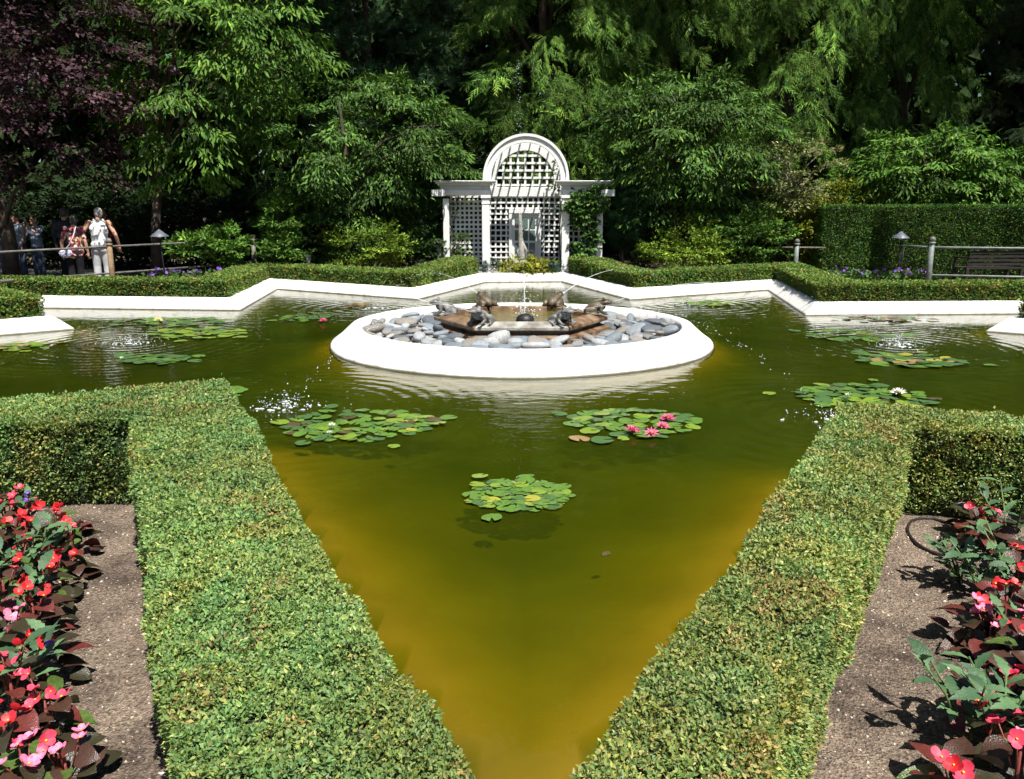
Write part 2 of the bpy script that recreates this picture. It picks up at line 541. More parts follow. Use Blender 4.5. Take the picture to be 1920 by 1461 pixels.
def water_mat():
    m, nt = nodes('pond_water')
    out = NN(nt, 'ShaderNodeOutputMaterial')
    L = nt.links.new
    ge = NN(nt, 'ShaderNodeNewGeometry')
    # drifting small ripples
    mp = NN(nt, 'ShaderNodeMapping'); mp.inputs['Scale'].default_value = (1.0, 1.7, 1.0)
    L(ge.outputs['Position'], mp.inputs['Vector'])
    n1 = NN(nt, 'ShaderNodeTexNoise'); n1.inputs['Scale'].default_value = 3.2; n1.inputs['Detail'].default_value = 3
    n2 = NN(nt, 'ShaderNodeTexNoise'); n2.inputs['Scale'].default_value = 11; n2.inputs['Detail'].default_value = 2
    L(mp.outputs[0], n1.inputs['Vector']); L(mp.outputs[0], n2.inputs['Vector'])
    # the surface is livelier towards the fountain and calm in the near point
    dd = NN(nt, 'ShaderNodeVectorMath', operation='DISTANCE'); dd.inputs[1].default_value = (0.12, 11.5, 0)
    L(ge.outputs['Position'], dd.inputs[0])
    calm = NN(nt, 'ShaderNodeMapRange'); calm.inputs['From Min'].default_value = 9.0; calm.inputs['From Max'].default_value = 4.5
    calm.inputs['To Min'].default_value = 0.12; calm.inputs['To Max'].default_value = 1.0
    L(dd.outputs['Value'], calm.inputs['Value'])
    a1 = NN(nt, 'ShaderNodeMath', operation='MULTIPLY'); a1.inputs[1].default_value = 0.007
    a2 = NN(nt, 'ShaderNodeMath', operation='MULTIPLY'); a2.inputs[1].default_value = 0.0018
    L(n1.outputs['Fac'], a1.inputs[0]); L(n2.outputs['Fac'], a2.inputs[0])
    s = NN(nt, 'ShaderNodeMath', operation='ADD'); L(a1.outputs[0], s.inputs[0]); L(a2.outputs[0], s.inputs[1])
    sm = NN(nt, 'ShaderNodeMath', operation='MULTIPLY'); L(s.outputs[0], sm.inputs[0]); L(calm.outputs[0], sm.inputs[1])
    h = sm.outputs[0]
    # rings around each place where a jet falls in
    for i, c in enumerate(SPL):
        d = NN(nt, 'ShaderNodeVectorMath', operation='DISTANCE'); d.inputs[1].default_value = (c.x, c.y, 0)
        L(ge.outputs['Position'], d.inputs[0])
        w = NN(nt, 'ShaderNodeMath', operation='MULTIPLY_ADD'); w.inputs[1].default_value = 2 * PI / (0.17 + 0.015 * i); w.inputs[2].default_value = i * 1.3
        L(d.outputs['Value'], w.inputs[0])
        sn = NN(nt, 'ShaderNodeMath', operation='SINE'); L(w.outputs[0], sn.inputs[0])
        fa = NN(nt, 'ShaderNodeMapRange'); fa.inputs['From Min'].default_value = 0.1; fa.inputs['From Max'].default_value = 2.6
        fa.inputs['To Min'].default_value = 0.0024; fa.inputs['To Max'].default_value = 0.0
        L(d.outputs['Value'], fa.inputs['Value'])
        mu = NN(nt, 'ShaderNodeMath', operation='MULTIPLY'); L(sn.outputs[0], mu.inputs[0]); L(fa.outputs[0], mu.inputs[1])
        ad = NN(nt, 'ShaderNodeMath', operation='ADD'); L(h, ad.inputs[0]); L(mu.outputs[0], ad.inputs[1])
        h = ad.outputs[0]
    bp = NN(nt, 'ShaderNodeBump'); bp.inputs['Strength'].default_value = 1.0; bp.inputs['Distance'].default_value = 1.0
    L(h, bp.inputs['Height'])
    fr = NN(nt, 'ShaderNodeFresnel'); fr.inputs['IOR'].default_value = 1.33
    L(bp.outputs[0], fr.inputs['Normal'])
    gl = NN(nt, 'ShaderNodeBsdfGlossy'); gl.inputs['Roughness'].default_value = 0.02
    L(bp.outputs[0], gl.inputs['Normal'])
    tr = NN(nt, 'ShaderNodeBsdfTransparent')
    df = NN(nt, 'ShaderNodeBsdfDiffuse')       # the cloudy algae in the water
    nm = NN(nt, 'ShaderNodeTexNoise'); nm.inputs['Scale'].default_value = 1.1; nm.inputs['Detail'].default_value = 6
    L(ge.outputs['Position'], nm.inputs['Vector'])
    rp = NN(nt, 'ShaderNodeValToRGB')
    rp.color_ramp.elements[0].position = 0.3; rp.color_ramp.elements[0].color = (0.026, 0.043, 0.002, 1)
    rp.color_ramp.elements[1].position = 0.75; rp.color_ramp.elements[1].color = (0.052, 0.065, 0.003, 1)
    L(nm.outputs['Fac'], rp.inputs[0]); L(rp.outputs[0], df.inputs['Color'])
    body = NN(nt, 'ShaderNodeMixShader'); body.inputs[0].default_value = 0.52
    L(tr.outputs[0], body.inputs[1]); L(df.outputs[0], body.inputs[2])
    mx = NN(nt, 'ShaderNodeMixShader')
    L(fr.outputs[0], mx.inputs[0]); L(body.outputs[0], mx.inputs[1]); L(gl.outputs[0], mx.inputs[2])
    L(mx.outputs[0], out.inputs['Surface'])
    va = NN(nt, 'ShaderNodeVolumeAbsorption'); va.inputs['Color'].default_value = (0.70, 0.785, 0.0, 1); va.inputs['Density'].default_value = 9.8
    L(va.outputs[0], out.inputs['Volume'])
    return m
M['water'] = water_mat()
def build_water():
    P = offset_ring(WATER, 0.12)
    bm = bmesh.new()
    top = [bm.verts.new((p.x, p.y, 0)) for p in P]
    tris = tessellate_polygon([[Vector((p.x, p.y, 0)) for p in P]])
    for t in tris:
        f = bm.faces.new([top[i] for i in t])
        f.normal_update()
        if f.normal.z < 0: f.normal_flip()
    tag(link('pond_water', bm_mesh(bm, 'pond_water', M['water'])), 'still green-brown water of the star-shaped pond', 'water', kind='structure')
build_water()

# white sloping wall round the pond, one segment for each side of the star
def build_wall():
    root = empty('pond_wall', (0, 10, 0))
    tag(root, 'white painted sloping wall edging the star-shaped pond', 'pond wall')
    prof = [(-0.02, -0.48), (0.0, -0.02), (0.035, 0.03), (0.19, 0.175), (0.215, 0.195), (0.25, 0.202), (0.46, 0.200), (0.46, 0.02)]
    rings = [offset_ring(WATER, o) for o, z in prof]
    n = len(WATER)
    for i in range(n):
        j = (i + 1) % n
        bm = bmesh.new()
        a = [bm.verts.new((rings[k][i].x, rings[k][i].y - 10, prof[k][1])) for k in range(len(prof))]
        b = [bm.verts.new((rings[k][j].x, rings[k][j].y - 10, prof[k][1])) for k in range(len(prof))]
        for k in range(len(prof) - 1):
            bm.faces.new((a[k], b[k], b[k + 1], a[k + 1]))
        bm.faces.new(a[::-1]); bm.faces.new(b)
        bmesh.ops.recalc_face_normals(bm, faces=bm.faces)
        link('wall_segment', bm_mesh(bm, 'wall_segment', M['pool_white']), parent=root)
build_wall()

# ------------------------------------------------------------------ clipped hedges
HEDGE_COLS = [(0.205, 0.300, 0.078), (0.165, 0.275, 0.095), (0.30, 0.355, 0.095), (0.115, 0.205, 0.055), (0.40, 0.40, 0.15)]
def hedge(name, label, cat, poly, z0, z1, dens_top, dens_side, leaf, seed, cols=HEDGE_COLS, wts=(5, 5, 3, 3, 1), patch=(0.30, 0.22, 0.08), patch_amt=0.25,
          mat=None, tf=(LEAF2_V, LEAF2_F), wleaf=0.52, group=None, zfun=None, skip=None, near=False):
    rng = np.random.default_rng(seed)
    P = [Vector((p[0], p[1])) for p in poly]
    area = sum(P[i].x * P[(i + 1) % len(P)].y - P[(i + 1) % len(P)].x * P[i].y for i in range(len(P))) / 2
    if area < 0: P = P[::-1]
    c = sum(P, Vector((0, 0))) / len(P)
    root = empty(name, (c.x, c.y, z0))
    tag(root, label, cat, group)
    zf = zfun or (lambda x, y: x * 0)
    # woody core
    ins = offset_ring([(p.x, p.y) for p in P], 0.05)
    bm = bmesh.new()
    bot = [bm.verts.new((p.x - c.x, p.y - c.y, 0)) for p in ins]
    top = [bm.verts.new((p.x - c.x, p.y - c.y, z1 - z0 - 0.03 + float(zf(np.array(p.x), np.array(p.y))))) for p in ins]
    tris = tessellate_polygon([[Vector((p.x, p.y, 0)) for p in ins]])
    for t in tris: bm.faces.new([top[k] for k in t])
    for k in range(len(ins)):
        k2 = (k + 1) % len(ins)
        bm.faces.new((bot[k], bot[k2], top[k2], top[k]))
    bmesh.ops.recalc_face_normals(bm, faces=bm.faces)
    link('branches', bm_mesh(bm, 'branches', M['hedge_core']), parent=root)
    # top leaves
    T = tessellate_polygon([[Vector((p.x, p.y, 0)) for p in P]])
    A = np.array([[P[t[0]], P[t[1]], P[t[2]]] for t in T], float)
    ar = np.abs(np.cross(A[:, 1] - A[:, 0], A[:, 2] - A[:, 0])) / 2
    nt = int(ar.sum() * dens_top)
    k = rng.choice(len(A), size=nt, p=ar / ar.sum())
    u, v = rng.random(nt), rng.random(nt)
    fl = u + v > 1
    u[fl], v[fl] = 1 - u[fl], 1 - v[fl]
    q = A[k, 0] + u[:, None] * (A[k, 1] - A[k, 0]) + v[:, None] * (A[k, 2] - A[k, 0])
    pos_t = np.concatenate([q, np.full((nt, 1), z1)], 1)
    pos_t[:, 2] += zf(q[:, 0], q[:, 1])
    pos_t[:, :2] += np.stack([vnoise(pos_t, 0.11, seed + 21) - 0.5, vnoise(pos_t, 0.11, seed + 22) - 0.5], 1) * 0.025
    pos_t[:, 2] += (vnoise(pos_t, 0.14, seed) - 0.5) * 0.032 + (vnoise(pos_t, 0.04, seed + 1) - 0.5) * 0.035 - rng.random(nt) ** 2 * 0.025 + (rng.random(nt) < 0.006) * rng.random(nt) * 0.03
    edge = np.minimum(seg_dist(q, [(p.x, p.y) for p in P]), 0.08) / 0.08
    pos_t[:, 2] -= (1 - edge) ** 2 * 0.02
    dir_t = rng.normal(0, 0.8, (nt, 3)) * np.array([1, 1, 0.7]) + np.array([0, 0, 0.42])
    # side leaves
    pos_s, dir_s = [], []
    for i in range(len(P)):
        a, b = P[i], P[(i + 1) % len(P)]
        L = (b - a).length
        if skip and skip(a, b): continue
        nrm = np.array([(b - a).normalized().y, -(b - a).normalized().x, 0])
        mid = (a + b) / 2
        away = nrm[0] * (0 - mid.x) + nrm[1] * (0 - mid.y) < 0      # sides turned from the path carry fewer leaves
        m = int(L * (z1 - z0) * dens_side * ((0.75 if near else 0.3) if away else 1.0))
        if m == 0: continue
        t = rng.random(m); h = rng.random(m) ** 0.85
        x = a.x + (b.x - a.x) * t; y = a.y + (b.y - a.y) * t
        zz = z0 + 0.02 + (z1 - z0 + zf(x, y) - 0.02) * h
        p3 = np.stack([x, y, zz], 1)
        outw = (vnoise(p3, 0.16, seed + 4) - 0.5) * 0.055 + (vnoise(p3, 0.05, seed + 5) - 0.5) * 0.04 - rng.random(m) ** 2 * 0.04 - 0.10 * np.clip(0.25 - h, 0, 1)
        p3 = p3 + nrm * outw[:, None]
        pos_s.append(p3)
        dir_s.append(rng.normal(0, 0.7, (m, 3)) + nrm * 0.8 + np.array([0, 0, 0.35]))
    pos = np.concatenate([pos_t] + pos_s); dr = np.concatenate([dir_t] + dir_s)
    thin = rng.random(len(pos)) < 1.25 - 0.9 * np.clip((vnoise(pos, 0.055, seed + 31) - 0.62) / 0.2, 0, 1)
    pos, dr = pos[thin], dr[thin]
    # leaves are drawn finer where they are near, and thinned out beyond the bed
    fine = np.ones(len(pos))
    if near:
        dist = np.linalg.norm(pos - np.array([0, 0, CAM_H]), axis=1)
        fine = np.clip(0.56 + 0.09 * (dist - 1.8), 0.56, 1.0)
        keep = rng.random(len(pos)) < (0.56 / fine) ** 2 * np.where(np.abs(pos[:, 0]) > 3.6, 0.35, 1.0)
        pos, dr, fine = pos[keep], dr[keep], fine[keep]
    N = len(pos)
    R = frames(dr, rng.normal(0, 0.6, (N, 3)) + np.array([0, -0.2, 0.8]))
    S = leaf * rng.uniform(0.65, 1.3, N) * fine
    S3 = np.stack([S * wleaf, S, S], 1)
    col = palette(rng, N, cols, wts)
    n1 = vnoise(pos, 0.45, seed + 7); n2 = vnoise(pos, 0.12, seed + 8)
    # bluish and yellowish stretches, and a few scorched patches
    col *= (0.72 + 0.56 * n1)[:, None] * np.stack([0.8 + 0.5 * n2, np.ones(N), 1.15 - 0.3 * n2], 1)
    sc = (vnoise(pos, 0.22, seed + 9) * 0.6 + vnoise(pos, 0.09, seed + 10) * 0.4)
    hit = (sc > 0.66) & (rng.random(N) < patch_amt * 2.2)
    col[hit] = np.array(patch) * np.exp(rng.normal(0, 0.3, (hit.sum(), 1)))
    pos = pos - np.array([c.x, c.y, z0])
    o = link('leaves', scatter('leaves', tf[0], tf[1], pos, R, S3, col, mat or M['leaf']), parent=root)
    o['kind'] = 'stuff'
    return root
NEAR_L = [(0.02, 1.26), (-0.37, 1.98), (-0.92, 3.12), (-1.23, 3.82), (-1.98, 5.40), (-2.35, 5.18), (-3.15, 4.80), (-6.0, 3.95), (-6.0, 3.2), (-3.0, 4.22), (-2.12, 4.32), (-0.68, 1.42), (-0.40, 0.8), (0.0, 0.8)]
NEAR_R = [(0.02, 1.26), (0.36, 1.87), (0.72, 2.44), (1.17, 3.28), (1.75, 4.27), (1.98, 4.65), (2.35, 4.58), (2.9, 4.36), (6.0, 3.7), (6.0, 2.95), (2.9, 3.95), (2.15, 4.16), (1.38, 2.9), (0.49, 1.42), (0.28, 0.8), (0.02, 0.8)]
hedge('box_hedge', 'low clipped box hedge with green top in the left foreground', 'hedge', NEAR_L, 0.10, 0.62, 57000, 36000, 0.0235, 11,
      tf=(LEAF2_V, LEAF2_F), mat=M['leaf_glossy'], wts=(5, 6, 2, 4, 0.6), patch_amt=0.12, skip=lambda a, b: min(a.y, b.y) < 1.0, near=True)
hedge('box_hedge', 'yellower low clipped box hedge in the right foreground', 'hedge', NEAR_R, 0.10, 0.62, 57000, 36000, 0.0235, 12,
      tf=(LEAF2_V, LEAF2_F), mat=M['leaf_glossy'], wts=(4, 3, 5, 3, 2.5), patch_amt=0.2, skip=lambda a, b: min(a.y, b.y) < 1.0, near=True)
ring_a = offset_ring(WATER, 0.30); ring_b = offset_ring(WATER, 1.0)
nW = len(WATER)
def strip(idx, ends=None):
    a = [ring_a[i % nW] for i in idx]; b = [ring_b[i % nW] for i in idx]
    return a + b[::-1]
R_IDX = [1, 2, 3, 4, 5, 6, 7]
L_IDX = [17, 18, 19, 20, 21, 22, 23]
pr_ = strip(R_IDX)
pl_ = strip(L_IDX)
def zarch(x, y):      # the hedge is a little taller next to the arbour
    return 0.09 * np.clip((y - 17.6) / 2.0, 0, 1) ** 1.5 * (np.abs(x - 0.3) < 3.6)
BACK_COLS = [(0.12, 0.215, 0.042), (0.09, 0.175, 0.038), (0.19, 0.25, 0.055), (0.24, 0.25, 0.07)]
hedge('low_hedge', 'low clipped hedge zigzagging behind the white wall left of the arbour', 'hedge', pl_, 0.10, 0.49, 2600, 3500, 0.049, 13, cols=BACK_COLS, wts=(5, 4, 3, 1), patch_amt=0.12, zfun=zarch)
hedge('low_hedge', 'low clipped hedge zigzagging behind the white wall right of the arbour', 'hedge', pr_, 0.10, 0.49, 2600, 3500, 0.049, 14, cols=BACK_COLS, wts=(5, 4, 3, 1), patch_amt=0.1, zfun=zarch)
YEW = [(7.45, 19.6), (8.7, 19.75), (9.0, 19.3), (11.35, 19.1), (11.9, 18.8), (15.5, 18.5), (15.5, 20.2), (11.5, 20.4), (7.5, 20.9)]
hedge('yew_hedge', 'tall square-clipped dark yew hedge behind the bench', 'hedge', YEW, 0.10, 1.83, 2200, 2600, 0.055, 15,
      cols=[(0.08, 0.175, 0.032), (0.055, 0.12, 0.026), (0.12, 0.22, 0.04)], wts=(4, 4, 2), patch_amt=0.0, wleaf=0.35, mat=M['needle'])

# ------------------------------------------------------------------ trees
def ell_px(cx, cy, rx, ry, Y, dy=None):
    c = at(cx, cy, Y); k = ppm(Y)
    return (c.x, Y, c.z, rx / k, dy if dy else rx / k, ry / k)
def crown_pts(rng, ells, n, lo=0.62):
    E = np.array(ells, float)
    w = (E[:, 3] * E[:, 4] * E[:, 5]) ** (2 / 3)
    k = rng.choice(len(E), size=n, p=w / w.sum())
    d = unit(rng.normal(0, 1, (n, 3)))
    back = (d[:, 1] > 0.35) & (rng.random(n) < 0.6)      # fewer boughs on the far side
    d[back, 1] *= -1
    r = lo + (1.03 - lo) * rng.random(n) ** 0.6
    P = E[k, :3] + d * r[:, None] * E[k, 3:]
    N = unit(d / E[k, 3:])
    return P, N, k
def boughs(rng, C, N, size, nleaf, droop, width, lift=0.25, hang=0.7, thick=0.05):
    """leaf places and directions on arching boughs that start inside the crown at C and point along N"""
    n = len(C)
    size = size * rng.uniform(0.7, 1.35, n)
    a = N.copy(); a[:, 2] = a[:, 2] * 0.35 + lift
    a += rng.normal(0, 0.22, (n, 3)); a = unit(a)
    lat = unit(np.cross(a, np.array([0, 0, 1.0])))
    i = np.repeat(np.arange(n), nleaf)
    m = len(i)
    t = rng.random(m) ** 0.8
    u = rng.normal(0, 1, m) * width * (0.35 + 0.65 * np.sin(PI * np.clip(t, 0, 1)))
    L = size[i][:, None]
    p = C[i] + a[i] * (t[:, None] - 0.35) * L + lat[i] * u[:, None] * L
    p[:, 2] -= (droop * t ** 2 * size[i] + 0.35 * droop * np.abs(u) * size[i])
    p += rng.normal(0, 1, (m, 3)) * thick * L
    d = a[i] * 0.6 + lat[i] * (np.sign(u) * 0.45)[:, None] + rng.normal(0, 0.3, (m, 3))
    d[:, 2] -= hang * rng.uniform(0.3, 1.2, m)
    nr = a[i] * 0.35 + rng.normal(0, 0.35, (m, 3)) + np.array([0, -0.15, 0.8])
    return p, d, nr, i
def trunk_mesh(rng, base, top, r0, targets, mat, lean=0.3):
    bm = bmesh.new()
    b = Vector(base); t = Vector(top)
    n = 7
    pts = [b.lerp(t, k / n) + Vector((rng.normal(0, 0.05), rng.normal(0, 0.05), 0)) * (1 if 0 < k else 0) for k in range(n + 1)]
    tube(bm, pts, [r0 * (1.25 if k == 0 else 1 - 0.75 * k / n) for k in range(n + 1)], 8)
    for q in targets:
        q = Vector(q)
        s = max(0.12, min(0.9, (q.z - b.z) / max(t.z - b.z, 0.1) - 0.25))
        o = b.lerp(t, s)
        mid = o.lerp(q, 0.5) + Vector((rng.normal(0, 0.08), rng.normal(0, 0.08), 0.12 * (q - o).length))
        tube(bm, [o, mid, q], [r0 * 0.45 * (1 - 0.5 * s), r0 * 0.25, r0 * 0.06], 5)
    bmesh.ops.recalc_face_normals(bm, faces=bm.faces)
    return bm_mesh(bm, 'trunk', mat, True)
def tree(name, label, cat, base, ells, style, cols, wts, nb, nl, seed, leaf=0.16, wl=0.3, size=1.0, droop=0.35, width=0.28, r0=0.12,
         mat=None, trunk='bark', nlimb=14, lo=0.74, jit=0.3, group=None, hang=0.7, lift=0.25, thick=0.05, top=None):
    rng = np.random.default_rng(seed)
    base = Vector(base)
    root = empty(name, base)
    tag(root, label, cat, group)
    C, N, k = crown_pts(rng, ells, nb, lo)
    ok = C[:, 2] > 0.25
    C, N = C[ok], N[ok]
    p, d, nr, bi = boughs(rng, C, N, size, nl, droop, width, hang=hang, lift=lift, thick=thick)
    keep = p[:, 2] > 0.12
    p, d, nr, bi = p[keep], d[keep], nr[keep], bi[keep]
    m = len(p)
    tv, tf = {'leaf': (LEAF2_V, LEAF2_F), 'fan': (FAN_V, FAN_F), 'tuft': (TUFT_V, TUFT_F)}[style]
    R = frames(d, nr)
    S = leaf * rng.uniform(0.6, 1.3, m)
    S3 = np.stack([S * wl, S, S * (wl if style == 'leaf' else 1)], 1) if style == 'leaf' else np.stack([S, S, S], 1)
    bt = np.exp(rng.normal(0, jit, len(C)))               # whole boughs differ a little in colour
    col = palette(rng, m, cols, wts) * bt[bi][:, None]
    o = link('crown', scatter('crown', tv, tf, p - np.array(base), R, S3, col, mat or M['leaf']), parent=root)
    o['kind'] = 'stuff'
    E = max(ells, key=lambda e: e[5] * e[3])
    tp = Vector(top) if top else Vector((E[0], E[1], E[2] + E[5] * 0.6))
    tg = [Vector(C[q]) - base for q in rng.choice(len(C), size=min(nlimb, len(C)), replace=False)]
    if trunk:
        link('trunk', trunk_mesh(rng, (0, 0, -0.05), tp - base, r0, tg, M[trunk]), parent=root)
    return root
G = 0.10
GREEN = [(0.070, 0.145, 0.026), (0.048, 0.105, 0.024), (0.11, 0.195, 0.030), (0.032, 0.068, 0.020)]
BRIGHT = [(0.085, 0.178, 0.026), (0.06, 0.135, 0.024), (0.13, 0.22, 0.032)]
CEDAR = [(0.085, 0.170, 0.028), (0.125, 0.215, 0.036), (0.035, 0.075, 0.018)]
FIR = [(0.050, 0.100, 0.046), (0.035, 0.070, 0.036), (0.07, 0.125, 0.05)]
PURPLE = [(0.060, 0.028, 0.038), (0.095, 0.045, 0.058), (0.036, 0.020, 0.028), (0.06, 0.05, 0.038)]
def gp(px, Y, z=G):
    return at(px, 500, Y).xy.to_3d() + Vector((0, 0, z))

tree('purple_plum_tree', 'dark purple-leaved tree filling the upper left corner', 'tree', gp(20, 18.6), [ell_px(30, 60, 215, 265, 17.6, 2.6), ell_px(-160, -130, 330, 300, 17.5, 3.2), ell_px(-120, 180, 160, 170, 18.5, 2.4), ell_px(195, 85, 70, 110, 17.4, 0.9)], 'leaf', PURPLE, (4, 2, 4, 1), 900, 60, 21,
     leaf=0.10, wl=0.62, size=0.85, droop=0.3, width=0.3, r0=0.16, hang=0.4)
tree('cherry_tree', 'bright green tree with hanging long leaves beside the purple tree', 'tree', gp(292, 19.6), [ell_px(345, 110, 110, 215, 19.3, 1.6), ell_px(470, 40, 130, 130, 19.8, 1.6), ell_px(300, -160, 220, 160, 20.5, 2)], 'leaf', BRIGHT, (4, 4, 2), 190, 115, 22,
     leaf=0.19, wl=0.27, size=0.95, droop=0.45, width=0.26, r0=0.13, hang=1.1, trunk='bark')
tree('cherry_tree', 'broad dark green tree with long leaves left of the arbour', 'tree', gp(668, 21.4), [ell_px(640, 250, 190, 110, 20.9, 2.0), ell_px(745, 285, 140, 100, 22.4, 1.5), ell_px(650, 400, 150, 100, 21.6, 1.6)], 'leaf', GREEN, (4, 4, 3, 3), 290, 120, 23,
     leaf=0.17, wl=0.27, size=0.9, droop=0.4, width=0.28, r0=0.11, hang=0.9)
tree('cherry_tree', 'dark green tree with long drooping leaves right of the arbour', 'tree', gp(1310, 21.8), [ell_px(1290, 260, 160, 105, 21.3, 1.9), ell_px(1230, 210, 90, 60, 21.6, 1.4), ell_px(1290, 385, 130, 75, 21.8, 1.5)], 'leaf', GREEN, (4, 4, 3, 3), 250, 120, 24,
     leaf=0.17, wl=0.27, size=0.9, droop=0.4, width=0.28, r0=0.11, hang=0.9)
tree('laurel_tree', 'wide leafy tree rising above the tall yew hedge', 'tree', gp(1740, 22.6), [ell_px(1730, 320, 120, 75, 22.0, 1.4), ell_px(1850, 345, 120, 55, 22.4, 1.4), ell_px(1640, 350, 70, 45, 22.4, 1.0)], 'leaf', BRIGHT, (5, 4, 1), 260, 85, 25,
     leaf=0.19, wl=0.27, size=0.8, droop=0.35, width=0.28, r0=0.1, hang=0.9)
tree('fir_tree', 'dark bluish-green conifer with tufted branches behind the trees', 'tree', gp(700, 27.5), [ell_px(690, 40, 150, 250, 26.6, 2.2), ell_px(560, 60, 80, 140, 27, 1.5), ell_px(830, 110, 90, 120, 26.8, 1.6), (-4.9, 22.6, 11.5, 1.3, 1.4, 1.8), (-2.2, 23.0, 12.5, 0.8, 1.2, 1.6)], 'tuft', FIR, (4, 3, 3), 330, 66, 26,  # last two crown masses are unseen, added overhead to cast dappled shade
     leaf=0.23, size=1.15, droop=0.35, width=0.30, r0=0.22, mat=M['needle'], hang=-0.2, thick=0.09)
tree('cedar_tree', 'tall cedar with drooping sprays straight behind the arbour', 'tree', gp(1040, 26.5), [ell_px(1040, 120, 150, 190, 25.6, 2.2), ell_px(990, 200, 70, 40, 25.3, 1.2), ell_px(1000, -180, 200, 250, 26.6, 2.5), (0.9, 22.8, 12.0, 0.7, 1.2, 1.6)], 'fan', CEDAR, (4, 3, 3), 270, 72, 27,  # last mass added out of view to shade the boughs below
     leaf=0.40, size=1.35, droop=0.8, width=0.17, jit=0.3, r0=0.25, mat=M['needle'], hang=1.0)
tree('cedar_tree', 'tall cedar with yellow-green sprays right of the arbour', 'tree', gp(1260, 27), [ell_px(1260, 80, 130, 190, 26.4, 2.0), ell_px(1240, -190, 190, 250, 27, 2.5), (4.4, 22.6, 11.6, 0.8, 1.3, 1.8)], 'fan', CEDAR, (3, 4, 2), 240, 72, 28,  # last crown mass is unseen, put forward to throw patchy shade
     leaf=0.40, size=1.35, droop=0.8, width=0.17, jit=0.3, r0=0.25, mat=M['needle'], hang=1.0)
tree('cedar_tree', 'cedar with long hanging sprays above the pale twisted shrub', 'tree', gp(1490, 27), [ell_px(1500, 130, 110, 200, 25.8, 1.8), ell_px(1440, -150, 180, 230, 27, 2.5), (7.6, 22.5, 11.8, 0.8, 1.3, 1.8), ell_px(1620, 250, 60, 90, 25.8, 1.2)], 'fan', CEDAR, (4, 3, 3), 230, 72, 29,  # the high forward mass is added out of view to shade the sprays
     leaf=0.40, size=1.35, droop=1.05, width=0.13, jit=0.3, r0=0.25, mat=M['needle'], hang=1.2)
tree('cedar_tree', 'cedar with ragged hanging sprays beside the dark gap at right', 'tree', gp(1690, 26.6), [ell_px(1690, 90, 95, 210, 25.9, 1.6), ell_px(1680, -200, 170, 220, 26.6, 2.2), (12.4, 22.3, 11.5, 1.4, 1.5, 2.2)], 'fan', CEDAR, (4, 3, 3), 210, 72, 30,  # last mass hangs unseen overhead, added so its shadow darkens the gaps
     leaf=0.40, size=1.3, droop=1.05, width=0.13, jit=0.3, r0=0.22, mat=M['needle'], hang=1.2)
tree('conifer', 'dark conifer edge at the far right of the trees', 'tree', gp(1960, 22.5), [ell_px(1965, 150, 75, 290, 22.3, 1.2), ell_px(1980, -200, 110, 250, 22.6, 1.6)], 'fan', [(0.03, 0.05, 0.02), (0.05, 0.075, 0.03)], (3, 1), 240, 60, 31,
     leaf=0.22, size=0.8, droop=0.5, width=0.2, r0=0.16, mat=M['needle'], hang=0.6)
tree('small_conifer', 'small cone-shaped conifer just right of the arbour', 'tree', gp(1172, 20.9), [ell_px(1172, 410, 26, 55, 20.9), ell_px(1173, 350, 14, 45, 20.9)], 'tuft', [(0.045, 0.10, 0.04), (0.03, 0.07, 0.03)], (3, 2), 150, 70, 32,
     leaf=0.11, size=0.28, droop=0.1, width=0.3, r0=0.05, mat=M['needle'], hang=-0.6, lift=0.6)
tree('pale_rhododendron', 'thin pale-leaved shrub with twisted bare grey trunk', 'tree', gp(1478, 20.6), [ell_px(1490, 320, 75, 60, 20.6, 0.7), ell_px(1450, 380, 60, 40, 20.6, 0.6)], 'leaf', [(0.16, 0.19, 0.07), (0.26, 0.24, 0.12), (0.10, 0.14, 0.05)], (3, 2, 2), 110, 42, 33,
     leaf=0.12, wl=0.32, size=0.45, droop=0.2, width=0.3, r0=0.055, trunk='bark_pale', nlimb=34, hang=0.2, top=at(1490, 340, 20.6))

# shrubs between the hedge and the trees
LIME = [(0.15, 0.235, 0.028), (0.21, 0.285, 0.034), (0.09, 0.16, 0.025)]
RHODO = [(0.10, 0.20, 0.035), (0.07, 0.15, 0.03), (0.14, 0.24, 0.04)]
GOLD = [(0.26, 0.26, 0.025), (0.17, 0.20, 0.025), (0.09, 0.14, 0.03)]
DARKG = [(0.035, 0.07, 0.025), (0.05, 0.095, 0.03), (0.028, 0.05, 0.02)]
def shrub(label, px, Y, ells, cols, seed, nb=90, nl=55, leaf=0.09, wl=0.4, size=0.4, **k):
    return tree('shrub', label, 'shrub', gp(px, Y), ells, 'leaf', cols, (4, 3, 2), nb, nl, seed, leaf=leaf, wl=wl, size=size, droop=0.12, width=0.32, r0=0.035, nlimb=8, hang=0.1, lift=0.5, **k)
shrub('bright green rhododendron behind the left railing', 400, 18.8, [ell_px(390, 468, 66, 25, 18.6), ell_px(425, 450, 38, 18, 18.9)], RHODO, 41, 110, 50, 0.12, 0.34, 0.26)
shrub('upright bright rhododendron next to the left railing end', 528, 19.7, [ell_px(522, 415, 28, 48, 19.6), ell_px(535, 470, 42, 22, 19.5)], RHODO, 42, 90, 45, 0.12, 0.34, 0.26)
shrub('yellow-green rounded shrub left of the arbour', 690, 20.3, [ell_px(690, 460, 78, 42, 20.2)], LIME, 43, 130, 60, 0.08)
shrub('dark leafy shrub at the foot of the broad green tree', 590, 20.6, [ell_px(585, 450, 60, 50, 20.5), ell_px(620, 400, 60, 70, 21)], DARKG, 44, 120, 55, 0.10)
